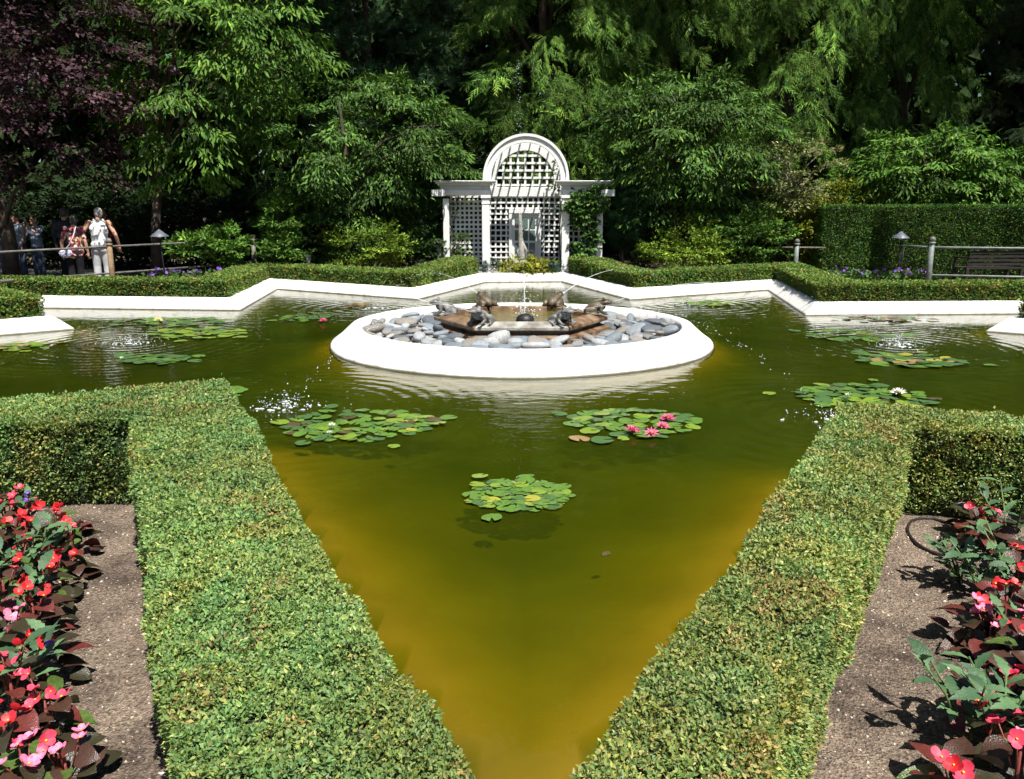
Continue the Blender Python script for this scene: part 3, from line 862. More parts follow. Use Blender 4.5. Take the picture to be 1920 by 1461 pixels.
shrub('tall dark shrub pressed against the left side of the arbour', 778, 21.2, [ell_px(770, 400, 55, 85, 21.3), ell_px(780, 470, 50, 40, 20.9)], [(0.045, 0.09, 0.03), (0.06, 0.12, 0.03), (0.03, 0.06, 0.02)], 45, 190, 60, 0.10)
shrub('yellow-green low shrub right of the arbour', 1285, 20.3, [ell_px(1285, 468, 75, 34, 20.1), ell_px(1300, 440, 40, 30, 20.3)], LIME, 46, 130, 60, 0.08)
shrub('dark loose shrub beside the right arbour post', 1205, 21.2, [ell_px(1205, 440, 42, 60, 21.2)], DARKG, 47, 80, 50, 0.10)
shrub('mid-green dense shrub below the pale twisted shrub', 1400, 20.6, [ell_px(1400, 445, 80, 55, 20.5), ell_px(1350, 430, 50, 40, 20.8)], GREEN[:3], 48, 200, 60, 0.085)
shrub('golden-leaved shrub beside the yew hedge corner', 1512, 20.5, [ell_px(1510, 430, 32, 55, 20.4), ell_px(1470, 425, 30, 30, 20.6)], GOLD, 49, 110, 55, 0.10)
shrub('golden shrub showing over the left end of the yew hedge', 1590, 22.2, [ell_px(1585, 372, 65, 26, 22.2)], GOLD, 50, 100, 55, 0.09)

# the wood behind, one mass with its deep shade put into the leaf colour
def far_wood():
    rng = np.random.default_rng(77)
    def sheet(n, fx, seed):
        u = rng.random(n); Z = rng.random(n) ** 0.95 * 21
        X, Y = fx(u)
        P = np.stack([X, Y, Z], 1)
        P[:, 1] += (vnoise(P, 2.6, seed) - 0.5) * 3.0 + (vnoise(P, 0.9, seed + 1) - 0.5) * 1.2 + rng.uniform(0, 1.2, n)
        return P
    back = sheet(66000, lambda u: (-34 + 68 * u, 30.5 - 0.0 * u), 3)
    back2 = sheet(42000, lambda u: (-34 + 68 * u, 33.0 + 0.0 * u), 5)
    left = sheet(15000, lambda u: (-19 - 3 * u, 12 + 20 * u), 7)
    right = sheet(15000, lambda u: (19 + 3 * u, 12 + 20 * u), 9)
    P = np.concatenate([back, back2, left, right]); n = len(P)
    d = rng.normal(0, 0.6, (n, 3)) + np.array([0, -0.35, -0.6])
    R = frames(d, rng.normal(0, 0.5, (n, 3)) + np.array([0, -0.6, 0.6]))
    S = rng.uniform(0.5, 0.9, n)
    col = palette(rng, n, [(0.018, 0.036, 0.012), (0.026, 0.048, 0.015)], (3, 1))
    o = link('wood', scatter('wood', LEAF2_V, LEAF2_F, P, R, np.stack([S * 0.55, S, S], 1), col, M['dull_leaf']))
    tag(o, 'wood behind the trees with its deep shade put into the leaf colour', 'wood', kind='stuff')
far_wood()

# ------------------------------------------------------------------ fountain island
def rock_mesh(name, seed, mat):
    rng = np.random.default_rng(seed)
    bm = bmesh.new()
    bmesh.ops.create_icosphere(bm, subdivisions=2, radius=1.0)
    P = np.array([v.co for v in bm.verts])
    k = 0.78 + 0.5 * vnoise(P, 1.3, seed) + 0.12 * vnoise(P, 0.5, seed + 1)
    for v, s in zip(bm.verts, k):
        v.co = v.co * float(s)
        if v.co.z > 0.55: v.co.z = 0.55 + (v.co.z - 0.55) * 0.4
    return bm_mesh(bm, name, mat, True)
STONE_C = [(0.21, 0.245, 0.28), (0.33, 0.36, 0.39), (0.12, 0.14, 0.165), (0.46, 0.47, 0.47), (0.26, 0.245, 0.22), (0.26, 0.30, 0.335), (0.40, 0.42, 0.43), (0.29, 0.27, 0.25)]
STONES = []
for i, c in enumerate(STONE_C):
    m = paint('river_stone_%d' % i, tuple(q * 0.85 for q in c), 0.7, 0.22, 4, 0.35, 14)
    STONES += [rock_mesh('stone', 100 + i * 2, m), rock_mesh('stone', 101 + i * 2, m)]
BAS_R = 1.18
def build_island():
    rng = np.random.default_rng(9)
    root = empty('fountain_island', (ISL.x, ISL.y, 0))
    tag(root, 'round white-rimmed island of river stones in the middle of the pond', 'fountain island')
    prof = [(2.60, -0.6), (2.60, -0.02), (2.57, 0.03), (2.47, 0.10), (2.37, 0.19), (2.31, 0.245), (2.25, 0.262), (2.19, 0.255), (2.16, 0.235), (2.15, 0.08)]
    wob = lambda a, z: 1 + 0.006 * math.sin(3 * a + 1) + 0.004 * math.sin(7 * a)
    link('rim', lathe_mesh('rim', prof, M['pool_white'], 96, True, wob), parent=root)
    link('gravel_bed', lathe_mesh('gravel_bed', [(0, 0.11), (1.2, 0.12), (2.16, 0.115)], M['cast_stone'], 48, True), parent=root)
    placed = []
    tries = 0
    while len(placed) < 290 and tries < 16000:
        tries += 1
        a = rng.uniform(0, 2 * PI); r = math.sqrt(rng.uniform(1.12 ** 2, 2.10 ** 2))
        s = rng.uniform(0.055, 0.17) * (1 if tries < 5000 else 0.6)
        x, y = r * math.cos(a), r * math.sin(a)
        # keep clear of the six-sided basin
        hx = max(abs(x * math.cos(q) + y * math.sin(q)) for q in (PI / 6, PI / 2, 5 * PI / 6))
        if hx < BAS_R * 0.866 + 0.03 + s * 0.4 or r + s * 0.7 > 2.17: continue
        if any((x - px) ** 2 + (y - py) ** 2 < (0.56 * (s + ps)) ** 2 for px, py, ps in placed): continue
        placed.append((x, y, s))
        o = link('stone', STONES[rng.integers(len(STONES))], parent=root)
        o.location = (x, y, 0.125 + rng.uniform(0, 0.05) + s * 0.15)
        o.rotation_euler = (rng.normal(0, 0.22), rng.normal(0, 0.22), rng.uniform(0, 6.28))
        o.scale = (s, s * rng.uniform(0.5, 0.85), s * rng.uniform(0.28, 0.55))
    # the large pale boulder leaning on the front of the basin
    for x, y, s, z in ((-0.27, -1.27, 0.15, 0.22), (-0.38, -1.36, 0.12, 0.17)):
        o = link('stone', STONES[6], parent=root)
        o.location = (x, y, z); o.scale = (s, s * 0.8, s * 0.85); o.rotation_euler = (0.2, 0.1, x * 9)
build_island()

def hexa(bm, r0, z0, r1, z1):
    a = [bm.verts.new((r0 * math.cos(k * PI / 3), r0 * math.sin(k * PI / 3), z0)) for k in range(6)]
    b = [bm.verts.new((r1 * math.cos(k * PI / 3), r1 * math.sin(k * PI / 3), z1)) for k in range(6)]
    for k in range(6):
        bm.faces.new((a[k], a[(k + 1) % 6], b[(k + 1) % 6], b[k]))
    return a, b
def build_basin():
    root = empty('fountain_basin', (ISL.x, ISL.y, 0.13))
    tag(root, 'brown weathered six-sided stone fountain basin on the island', 'fountain basin')
    bm = bmesh.new()
    hexa(bm, BAS_R + 0.05, -0.03, BAS_R + 0.05, 0.06); hexa(bm, BAS_R + 0.05, 0.06, BAS_R - 0.04, 0.09); hexa(bm, BAS_R - 0.04, 0.09, BAS_R - 0.09, 0.10); hexa(bm, BAS_R - 0.09, 0.10, BAS_R - 0.09, 0.16)
    bmesh.ops.remove_doubles(bm, verts=bm.verts, dist=0.001)
    bmesh.ops.recalc_face_normals(bm, faces=bm.faces)
    link('plinth', bm_mesh(bm, 'plinth', M['bronze_stone']), parent=root)
    # six coping slabs mitred at the corners
    prof = [(BAS_R - 0.06, 0.135), (BAS_R + 0.01, 0.150), (BAS_R + 0.01, 0.192), (BAS_R - 0.17, 0.246), (BAS_R - 0.25, 0.236), (BAS_R - 0.27, 0.10)]
    for k in range(6):
        bm = bmesh.new()
        e = 0.006
        a0, a1 = k * PI / 3 + e, (k + 1) * PI / 3 - e
        A = [bm.verts.new((r * math.cos(a0), r * math.sin(a0), z)) for r, z in prof]
        B = [bm.verts.new((r * math.cos(a1), r * math.sin(a1), z)) for r, z in prof]
        n = len(prof)
        for i in range(n):
            j = (i + 1) % n
            bm.faces.new((A[i], B[i], B[j], A[j]))
        bm.faces.new(A[::-1]); bm.faces.new(B)
        bmesh.ops.recalc_face_normals(bm, faces=bm.faces)
        bmesh.ops.bevel(bm, geom=list(bm.edges), offset=0.006, segments=1, affect='EDGES')
        link('coping_slab', bm_mesh(bm, 'coping_slab', M['cast_stone'] if k == 4 else M['bronze_stone']), parent=root)
    bm = bmesh.new()
    bm.faces.new([bm.verts.new(((BAS_R - 0.27) * math.cos(k * PI / 3), (BAS_R - 0.27) * math.sin(k * PI / 3), 0.175)) for k in range(6)])
    pw = paint('basin_water', (0.16, 0.13, 0.03), 0.12, 0.4, 6, 0.6, 9, spec=0.8)
    link('basin_water', bm_mesh(bm, 'basin_water', pw), parent=root)
    o = link('nozzle', lathe_mesh('nozzle', [(0.0, 0.105), (0.05, 0.10), (0.10, 0.07), (0.118, 0.03), (0.12, -0.06)], M['dark'], 20), parent=root)
    o.location = (0.05, -0.55, 0.20)
    o = link('pipe', tube_mesh('pipe', [(0, 0, -0.05), (0, 0, 0.13)], 0.012, M['dark'], 8), parent=root)
    o.location = (-0.42, 0.1, 0.18)
build_basin()

# soft bodies: ellipsoids and tapered limbs fused into one skin
def blob_mesh(name, items, voxel, mat, smooth=5):
    bm = bmesh.new()
    for it in items:
        if it[0] == 'e':
            _, c, r = it[:3]
            rot = it[3] if len(it) > 3 else Matrix.Identity(3)
            q = bmesh.ops.create_icosphere(bm, subdivisions=3, radius=1.0)
            for v in q['verts']:
                v.co = rot @ Vector((v.co.x * r[0], v.co.y * r[1], v.co.z * r[2])) + Vector(c)
        else:
            _, p0, r0, p1, r1 = it
            p0, p1 = Vector(p0), Vector(p1)
            tube(bm, [p0, p0.lerp(p1, 0.5), p1], [r0, (r0 + r1) / 2, r1], 12)
            for p, r in ((p0, r0), (p1, r1)):
                q = bmesh.ops.create_icosphere(bm, subdivisions=2, radius=r)
                for v in q['verts']: v.co += p
    bmesh.ops.recalc_face_normals(bm, faces=bm.faces)
    me = bm_mesh(bm, name + '_raw')
    o = bpy.data.objects.new(name + '_raw', me)
    COL.objects.link(o)
    rm = o.modifiers.new('r', 'REMESH'); rm.mode = 'VOXEL'; rm.voxel_size = voxel; rm.use_smooth_shade = True
    if smooth:
        s = o.modifiers.new('s', 'SMOOTH'); s.iterations = smooth; s.factor = 0.5
    dg = bpy.context.evaluated_depsgraph_get()
    out = bpy.data.meshes.new_from_object(o.evaluated_get(dg))
    out.name = name
    bpy.data.objects.remove(o)
    bpy.data.meshes.remove(me)
    out.materials.clear()
    out.materials.append(mat)
    out.polygons.foreach_set('use_smooth', np.ones(len(out.polygons), dtype=bool))
    return out
def rx(a): return Matrix.Rotation(a, 3, 'X')
def frog_items():
    it = [('e', (0, -0.02, 0.10), (0.085, 0.15, 0.07), rx(0.38)),       # body, raised at the front
          ('e', (0, 0.11, 0.165), (0.075, 0.085, 0.045), rx(0.25)),     # broad head
          ('e', (0, 0.175, 0.165), (0.055, 0.05, 0.03), rx(0.2)),
          ('e', (0, 0.07, 0.115), (0.06, 0.07, 0.06))]                  # throat
    for s in (-1, 1):
        it += [('e', (0.045 * s, 0.105, 0.208), (0.024, 0.024, 0.024)),
               ('e', (0.10 * s, -0.07, 0.062), (0.042, 0.085, 0.055), rx(0.3)),           # folded thigh
               ('c', (0.115 * s, -0.02, 0.035), 0.026, (0.12 * s, -0.13, 0.03), 0.024),   # shin
               ('c', (0.125 * s, -0.12, 0.02), 0.02, (0.15 * s, 0.02, 0.014), 0.014),     # long foot
               ('c', (0.15 * s, 0.02, 0.014), 0.012, (0.175 * s, 0.06, 0.012), 0.009), ('c', (0.15 * s, 0.02, 0.014), 0.012, (0.145 * s, 0.07, 0.012), 0.009),
               ('c', (0.07 * s, 0.07, 0.11), 0.027, (0.10 * s, 0.06, 0.055), 0.021),      # upper arm
               ('c', (0.10 * s, 0.06, 0.055), 0.020, (0.085 * s, 0.12, 0.015), 0.015),
               ('c', (0.085 * s, 0.12, 0.014), 0.012, (0.105 * s, 0.16, 0.011), 0.008), ('c', (0.085 * s, 0.12, 0.014), 0.012, (0.075 * s, 0.165, 0.011), 0.008), ('c', (0.085 * s, 0.12, 0.014), 0.012, (0.06 * s, 0.15, 0.011), 0.008)]
    return it
FROG_G = blob_mesh('frog', frog_items(), 0.007, M['frog_grey'], 2)
FROG_B = FROG_G.copy(); FROG_B.materials.clear(); FROG_B.materials.append(M['frog_brown'])
mouth_me = tube_mesh('mouth', [(-0.066, 0.145, 0.160), (-0.045, 0.197, 0.157), (0, 0.218, 0.156), (0.045, 0.197, 0.157), (0.066, 0.145, 0.160)], 0.006, M['dark'], 6)
FROGS = [(240, 'grey stone frog on the front left corner of the basin', FROG_G), (300, 'grey stone frog on the front right corner of the basin', FROG_G), (180, 'pale grey stone frog on the left tip of the basin', FROG_G),
         (0, 'wet brown stone frog on the right tip of the basin', FROG_B), (120, 'brown stone frog on the rear left corner of the basin', FROG_B), (60, 'brown stone frog on the rear right corner of the basin', FROG_B)]
MOUTH = {}
for deg, lab, me in FROGS:
    a = math.radians(deg)
    r = BAS_R - 0.16
    f = empty('stone_frog', (ISL.x + r * math.cos(a), ISL.y + r * math.sin(a), 0.352), a - PI / 2)
    tag(f, lab, 'frog statue', 'frogs spouting from the basin corners')
    b = link('body', me, parent=f); b.scale = (1.0, 1.0, 1.0)
    mo = link('mouth', mouth_me, parent=f); mo.scale = (1.0, 1.0, 1.0)
    rr = r + 0.21
    MOUTH[deg] = Vector((ISL.x + rr * math.cos(a), ISL.y + rr * math.sin(a), 0.352 + 0.16))

# ------------------------------------------------------------------ water jets and splashes
def drops_mesh(name, pts, rad):
    bm = bmesh.new()
    bmesh.ops.create_icosphere(bm, subdivisions=1, radius=1.0)
    tv = [tuple(v.co) for v in bm.verts]; tf = [[v.index for v in f.verts] for f in bm.faces]
    bm.free()
    P = np.array(pts, float); n = len(P)
    rng = np.random.default_rng(n)
    R = frames(rng.normal(0, 1, (n, 3)), rng.normal(0, 1, (n, 3)))
    r = np.array(rad, float)
    S = np.stack([r, r * rng.uniform(0.9, 1.6, n), r], 1)
    return scatter(name, tv, tf, P, R, S, np.full((n, 3), 0.8), M['drop'], True)
def jet(label, p0, p1, peak, seed, stream=0.35):
    rng = np.random.default_rng(seed)
    p0, p1 = Vector(p0), Vector(p1)
    root = empty('water_jet', p0)
    tag(root, label, 'water jet', 'jets from the frogs')
    def pos(t):
        q = p0.lerp(p1, t)
        q.z += 4 * peak * t * (1 - t)
        return q - p0
    n = 16
    ts = [stream * k / n for k in range(n + 1)]
    link('stream', tube_mesh('stream', [pos(t) for t in ts], [0.0040 - 0.0022 * k / n for k in range(n + 1)], M['drop'], 6), parent=root)
    pts, rad = [], []
    t = stream * 0.9
    while t < 1:
        t += rng.uniform(0.004, 0.022)
        q = pos(min(t, 1))
        for _ in range(rng.integers(1, 3)):
            pts.append(q + Vector(rng.normal(0, 0.012 + 0.02 * t, 3)))
            rad.append(rng.uniform(0.002, 0.0055))
    o = link('droplets', drops_mesh('droplets', pts, rad), parent=root)
    o['kind'] = 'stuff'
def splash(label, c, seed, n=170, spread=0.17, h=0.10):
    rng = np.random.default_rng(seed)
    root = empty('splash', (c.x, c.y, 0))
    tag(root, label, 'splash', 'splashes where the jets land')
    r = np.abs(rng.normal(0, spread, n)); a = rng.uniform(0, 2 * PI, n)
    z = np.abs(rng.normal(0, h, n)) * np.exp(-r / 0.2) + 0.004
    pts = np.stack([r * np.cos(a) * 1.5, r * np.sin(a), z], 1)
    o = link('spray', drops_mesh('spray', pts, rng.uniform(0.0018, 0.006, n)), parent=root)
    o['kind'] = 'stuff'
    # churned foam lying on the surface
    bm = bmesh.new()
    for k in range(16):
        rr = abs(rng.normal(0, spread * 0.8)); aa = rng.uniform(0, 2 * PI)
        q = bmesh.ops.create_icosphere(bm, subdivisions=1, radius=1.0)
        sx, sy = rng.uniform(0.008, 0.03), rng.uniform(0.005, 0.012)
        for v in q['verts']:
            v.co = Vector((v.co.x * sx + rr * math.cos(aa) * 1.4, v.co.y * sy + rr * math.sin(aa) * 0.8, v.co.z * 0.008 + 0.004))
    o = link('foam', bm_mesh(bm, 'foam', M['drop'], True), parent=root)
    o['kind'] = 'stuff'
LAND = {240: SPL[0], 180: SPL[1], 0: SPL[2], 300: SPL[3], 120: SPL[4], 60: SPL[5]}
WHO = {240: 'front left frog', 180: 'left tip frog', 0: 'right tip frog', 300: 'front right frog', 120: 'rear left frog', 60: 'rear right frog'}
for i, dgr in enumerate(LAND):
    jet('thin arc of water drops from the ' + WHO[dgr], MOUTH[dgr], LAND[dgr], 0.42 + 0.05 * (i % 3), 200 + i)
SPN = ['white splash nearest the left foreground lily pads', 'white splash far left in front of the low wall', 'white splash far right above the lily pads', 'white splash touching the right foreground hedge', 'small white splash behind the island at left', 'small white splash behind the island at right']
for i, c in enumerate(SPL):
    splash(SPN[i], c, 300 + i, n=(170, 170, 190, 110, 70, 70)[i])
def centre_jet():
    rng = np.random.default_rng(71)
    base = Vector((ISL.x + 0.05, ISL.y - 0.05, 0.33))
    root = empty('water_jet', base)
    tag(root, 'tall thin vertical water jet rising from the basin middle', 'water jet')
    pts, rad = [], []
    H = 3.3
    for k in range(190):
        t = rng.random() ** 0.8
        w = 0.008 + 0.02 * t ** 2
        pts.append((rng.normal(-0.10 * t, w), rng.normal(0, w), H * t)); rad.append(rng.uniform(0.002, 0.0048))
    for k in range(160):
        t = abs(rng.normal(0, 0.13)); a = rng.uniform(0, 6.28); r = abs(rng.normal(0, 0.12)) * (1 - min(t, .9))
        pts.append((r * math.cos(a), r * math.sin(a), t * 1.4)); rad.append(rng.uniform(0.004, 0.010))
    link('stream', tube_mesh('stream', [(0, 0, -0.1), (0, 0, 0.25), (-0.01, 0, 0.6)], [0.008, 0.006, 0.002], M['drop'], 8), parent=root)
    o = link('droplets', drops_mesh('droplets', pts, rad), parent=root)
    o['kind'] = 'stuff'
centre_jet()

# ------------------------------------------------------------------ white arbour
def build_arbour():
    Y0 = 20.62; X0 = 0.345; zb = 0.10
    root = empty('arbour', (X0, Y0, zb))
    tag(root, 'white lattice arbour with round arch at the far end of the pond', 'arbour')
    W = M['white']
    def part(name, c, s, rot=None, bev=0.008):
        return link(name, box_mesh(name, (c[0], c[1], c[2] - zb), s, W, rot, bev), parent=root)
    DEP = 1.08
    # front posts with caps and bases
    for sx in (-1, 1):
        p = part('post', (sx * 1.0, 0, 1.06), (0.19, 0.19, 1.92))
        for nm, z, w, h in (('post_cap', 2.06, 0.25, 0.07), ('post_collar', 1.90, 0.215, 0.035), ('post_base', 0.16, 0.24, 0.12)):
            link(nm, box_mesh(nm, (sx * 1.0, 0, z - zb), (w, w, h), W, None, 0.006), parent=p)
        xo = 2.0 if sx < 0 else 1.86
        part('post', (sx * xo, 0.05, 1.06), (0.15, 0.15, 1.92))
        part('post', (sx * 1.0, DEP, 1.06), (0.14, 0.14, 1.92))
        part('post', (sx * xo, DEP, 1.06), (0.13, 0.13, 1.92))
        # entablature: architrave, frieze and stepped cornice over each wing
        x0, x1 = (0.86, 2.16) if sx < 0 else (0.86, 2.0)
        xo = 2.0 if sx < 0 else 1.86
        cx, w = sx * (x0 + x1) / 2, x1 - x0
        part('architrave', (cx, 0.0, 2.165), (w, 0.22, 0.14))
        part('frieze', (cx, 0.02, 2.285), (w - 0.05, 0.16, 0.10))
        part('cornice', (cx, -0.01, 2.355), (w + 0.06, 0.30, 0.04))
        part('cornice', (cx, -0.02, 2.397), (w + 0.16, 0.40, 0.04))
        part('cornice', (cx, -0.03, 2.432), (w + 0.24, 0.48, 0.026))
        # side beams running to the back, and the slats across them
        part('side_beam', (sx * xo, DEP / 2 + 0.025, 2.16), (0.10, DEP - 0.20, 0.13))
        part('beam_end', (sx * (xo + 0.16), -0.20, 2.15), (0.34, 0.14, 0.16))
        for k in range(5):
            part('roof_slat', (sx * (1.1 + 0.18 * k), 0.70, 2.35), (0.045, 0.90, 0.05))
    part('back_beam', (0, DEP, 2.20), (4.1, 0.12, 0.24))
    part('back_rail', (0, DEP, 0.16), (4.0, 0.08, 0.10))
    # arches: front and rear rings
    def ring(name, ro, ri, y, dep, zc, stilt):
        bm = bmesh.new()
        n = 40
        prof = []
        angs = [PI * k / n for k in range(n + 1)]
        def pt(r, a): return (r * math.cos(a), r * math.sin(a) + zc)
        O = [(ro, zc - stilt)] + [pt(ro, a) for a in angs] + [(-ro, zc - stilt)]
        I = [(ri, zc - stilt)] + [pt(ri, a) for a in angs] + [(-ri, zc - stilt)]
        vs = []
        for (a, b) in zip(O, I):
            vs.append([bm.verts.new((a[0], y - dep / 2, a[1] - zb)), bm.verts.new((b[0], y - dep / 2, b[1] - zb)), bm.verts.new((b[0], y + dep / 2, b[1] - zb)), bm.verts.new((a[0], y + dep / 2, a[1] - zb))])
        for k in range(len(vs) - 1):
            for q in range(4):
                bm.faces.new((vs[k][q], vs[k][(q + 1) % 4], vs[k + 1][(q + 1) % 4], vs[k + 1][q]))
        bm.faces.new(vs[0]); bm.faces.new(vs[-1][::-1])
        bmesh.ops.recalc_face_normals(bm, faces=bm.faces)
        return link(name, bm_mesh(bm, name, W), parent=root)
    ZC = 2.50
    ring('front_arch', 1.04, 0.86, 0.0, 0.16, ZC, 0.05)
    ring('front_arch_moulding', 1.065, 1.0, -0.03, 0.18, ZC, 0.048)
    ring('rear_arch', 0.98, 0.75, DEP, 0.07, ZC, 0.18)
    # laths of the open barrel roof
    for k in range(1, 11):
        a = PI * k / 11
        c = (0.92 * math.cos(a), DEP / 2, ZC + 0.92 * math.sin(a))
        part('roof_lath', c, (0.035, DEP - 0.10, 0.03), Matrix.Rotation(-(a - PI / 2), 3, 'Y'), 0)
    # lattice in the rear arch
    for k in range(-4, 5):
        x = 0.19 * k
        h = math.sqrt(max(0.80 ** 2 - x * x, 0.01))
        part('lath', (x, DEP + 0.01, ZC + h / 2 - 0.11), (0.055, 0.014, h + 0.22), None, 0)
    for k in range(-1, 4):
        z = ZC + 0.06 + 0.185 * k
        h = math.sqrt(max(0.80 ** 2 - max(z - ZC, 0) ** 2, 0.01))
        part('lath', (0, DEP - 0.008, z), (2 * h, 0.014, 0.055), None, 0)
    # lattice wall below it, left open for the door
    def lattice(x0, x1, z0, z1, y, sp, w, hole=None):
        nx = int(round((x1 - x0) / sp)); nz = int(round((z1 - z0) / sp))
        for i in range(nx + 1):
            x = x0 + (x1 - x0) * i / nx
            if hole and hole[0] < x < hole[1]:
                part('lath', (x, y + 0.01, (hole[3] + z1) / 2), (w, 0.013, z1 - hole[3]), None, 0)
            else:
                part('lath', (x, y + 0.01, (z0 + z1) / 2), (w, 0.013, z1 - z0), None, 0)
        for j in range(nz + 1):
            z = z0 + (z1 - z0) * j / nz
            if hole and z < hole[3]:
                part('lath', ((x0 + hole[0]) / 2, y - 0.008, z), (hole[0] - x0, 0.013, w), None, 0)
                part('lath', ((x1 + hole[1]) / 2, y - 0.008, z), (x1 - hole[1], 0.013, w), None, 0)
            else:
                part('lath', ((x0 + x1) / 2, y - 0.008, z), (x1 - x0, 0.013, w), None, 0)
    lattice(-0.92, 0.92, 0.22, 2.07, DEP, 0.142, 0.045, (-0.42, 0.42, 0.1, 1.72))
    lattice(-1.90, -1.10, 0.22, 2.07, 0.43, 0.115, 0.05)
    lattice(1.10, 1.78, 0.22, 2.07, 0.43, 0.142, 0.045)
    # door: frame and two columns of panes
    d = part('door', (0, DEP + 0.03, 0.90), (0.70, 0.03, 1.58))
    for nm, c, s in (('door_frame', (-0.385, DEP, 0.9), (0.09, 0.10, 1.62)), ('door_frame', (0.385, DEP, 0.9), (0.09, 0.10, 1.62)), ('door_frame', (0, DEP, 1.70), (0.86, 0.12, 0.10))):
        part(nm, c, s)
    for i in range(3):
        for j in range(4):
            link('pane', box_mesh('pane', ((i - 1) * 0.19, DEP + 0.006, 0.42 + 0.33 * j - zb), (0.155, 0.02, 0.27), M['glass'], None, 0), parent=d)
build_arbour()
# slender sculpture in front of the door
def build_sculpture():
    root = empty('garden_sculpture', (at(978, 480, 21.0).x, 20.98, 0.10))
    tag(root, 'slender pale stone sculpture standing before the arbour door', 'sculpture')
    bm = bmesh.new()
    rng = random.Random(4)
    tube(bm, [(0, 0, 0.3), (0.02, 0, 0.5), (-0.01, 0, 0.75), (-0.03, 0, 1.0), (-0.035, 0, 1.25), (-0.04, 0, 1.52)], [0.15, 0.11, 0.085, 0.06, 0.05, 0.035], 10)
    for s in (-1, 1):
        tube(bm, [(-0.04, 0, 1.46), (-0.04 + 0.03 * s, 0, 1.58)], [0.025, 0.012], 6)
        tube(bm, [(0.0, -0.03, 0.85), (0.12 * s, -0.06, 0.62), (0.08 * s, -0.08, 0.42)], [0.04, 0.045, 0.02], 7)
    bmesh.ops.recalc_face_normals(bm, faces=bm.faces)
    link('figure', bm_mesh(bm, 'figure', M['cast_stone'], True), parent=root)
    o = link('base_rock', STONES[6], parent=root)
    o.location = (0.02, 0, 0.2); o.scale = (0.3, 0.22, 0.26)
build_sculpture()
def clump(name, label, cat, base, ells, cols, wts, seed, nb, nl, leaf, wl, size, hang=0.1, droop=0.15, mat=None, lift=0.5, group=None):
    return tree(name, label, cat, base, ells, 'leaf', cols, wts, nb, nl, seed, leaf=leaf, wl=wl, size=size, droop=droop, width=0.32, r0=0.02, nlimb=5, hang=hang, lift=lift, mat=mat, group=group)
clump('arching_grass', 'yellow-green arching leaves planted in the arbour opening', 'plant', (0.36, 20.75, 0.1), [ell_px(988, 503, 46, 17, 20.6, 0.22)], [(0.20, 0.22, 0.025), (0.28, 0.24, 0.03), (0.11, 0.15, 0.02)], (4, 2, 2), 61, 70, 50, 0.14, 0.22, 0.3, hang=0.8, droop=0.4)
for px_, lab, sd in ((922, 'small blue-green clump at the left arbour post', 62), (1042, 'small blue-green clump at the right arbour post', 63)):
    clump('blue_clump', lab, 'plant', at(px_, 505, 20.6).xy.to_3d() + Vector((0, 0, 0.1)), [ell_px(px_, 502, 13, 10, 20.55, 0.16)], [(0.05, 0.10, 0.09), (0.07, 0.13, 0.12)], (1, 1), sd, 26, 40, 0.07, 0.3, 0.16)
clump('climbing_vine', 'leafy vine covering the right wing of the arbour', 'vine', at(1098, 490, 20.9).xy.to_3d() + Vector((0, 0, 0.1)), [ell_px(1094, 430, 24, 55, 20.62, 0.10), ell_px(1090, 385, 22, 22, 20.6, 0.12), ell_px(1116, 375, 16, 25, 20.55, 0.12)], [(0.07, 0.15, 0.035), (0.10, 0.19, 0.04), (0.05, 0.10, 0.03)], (4, 3, 3), 64, 120, 34, 0.11, 0.75, 0.25, hang=0.7)
clump('climbing_vine', 'thin vine trailing over the right shoulder of the arch', 'vine', at(1055, 340, 20.8).xy.to_3d() + Vector((0, 0, 0.1)), [ell_px(1047, 325, 8, 28, 21.2, 0.08), ell_px(1042, 350, 12, 10, 20.9, 0.1)], [(0.06, 0.12, 0.03), (0.10, 0.15, 0.03)], (1, 1), 65, 26, 12, 0.07, 0.6, 0.18, hang=0.6)
clump('climbing_vine', 'sparse vine climbing the left wing lattice of the arbour', 'vine', at(850, 490, 20.9).xy.to_3d() + Vector((0, 0, 0.1)), [ell_px(853, 430, 12, 60, 20.95, 0.1), ell_px(868, 460, 16, 20, 20.9, 0.1)], [(0.06, 0.12, 0.03), (0.10, 0.15, 0.03)], (1, 1), 66, 40, 12, 0.07, 0.6, 0.18, hang=0.6)

# ------------------------------------------------------------------ water lilies
def pad_mesh(name, seed, mat):
    r = random.Random(seed)
    n = 18
    v = [(0, 0, 0.004)]
    notch = 0.22
    for k in range(n + 1):
        a = notch + (2 * PI - 2 * notch) * k / n
        rad = 1 + r.uniform(-0.04, 0.04)
        up = 0.05 * max(0, math.sin(a * 2 + seed)) + r.uniform(0, 0.02)
        v.append((rad * math.cos(a), rad * math.sin(a), up))
    f = [(0, k, k + 1) for k in range(1, n + 1)]
    return py_mesh(name, v, f, mat, True)
PADC = {'green': (0.105, 0.205, 0.035), 'lime': (0.185, 0.275, 0.035), 'deep': (0.07, 0.14, 0.045), 'yellow': (0.34, 0.33, 0.05), 'tan': (0.30, 0.20, 0.09), 'brown': (0.09, 0.065, 0.03)}
PADM = {k: [pad_mesh('pad', 10 + i, paint('pad_' + k, c, 0.32, 0.22, 3.0, 0.1, 10, spec=0.55)) for i in (0, 1, 2)] for k, c in PADC.items()}
for k in PADM:
    for me in PADM[k][1:]:
        me.materials.clear(); me.materials.append(PADM[k][0].materials[0])
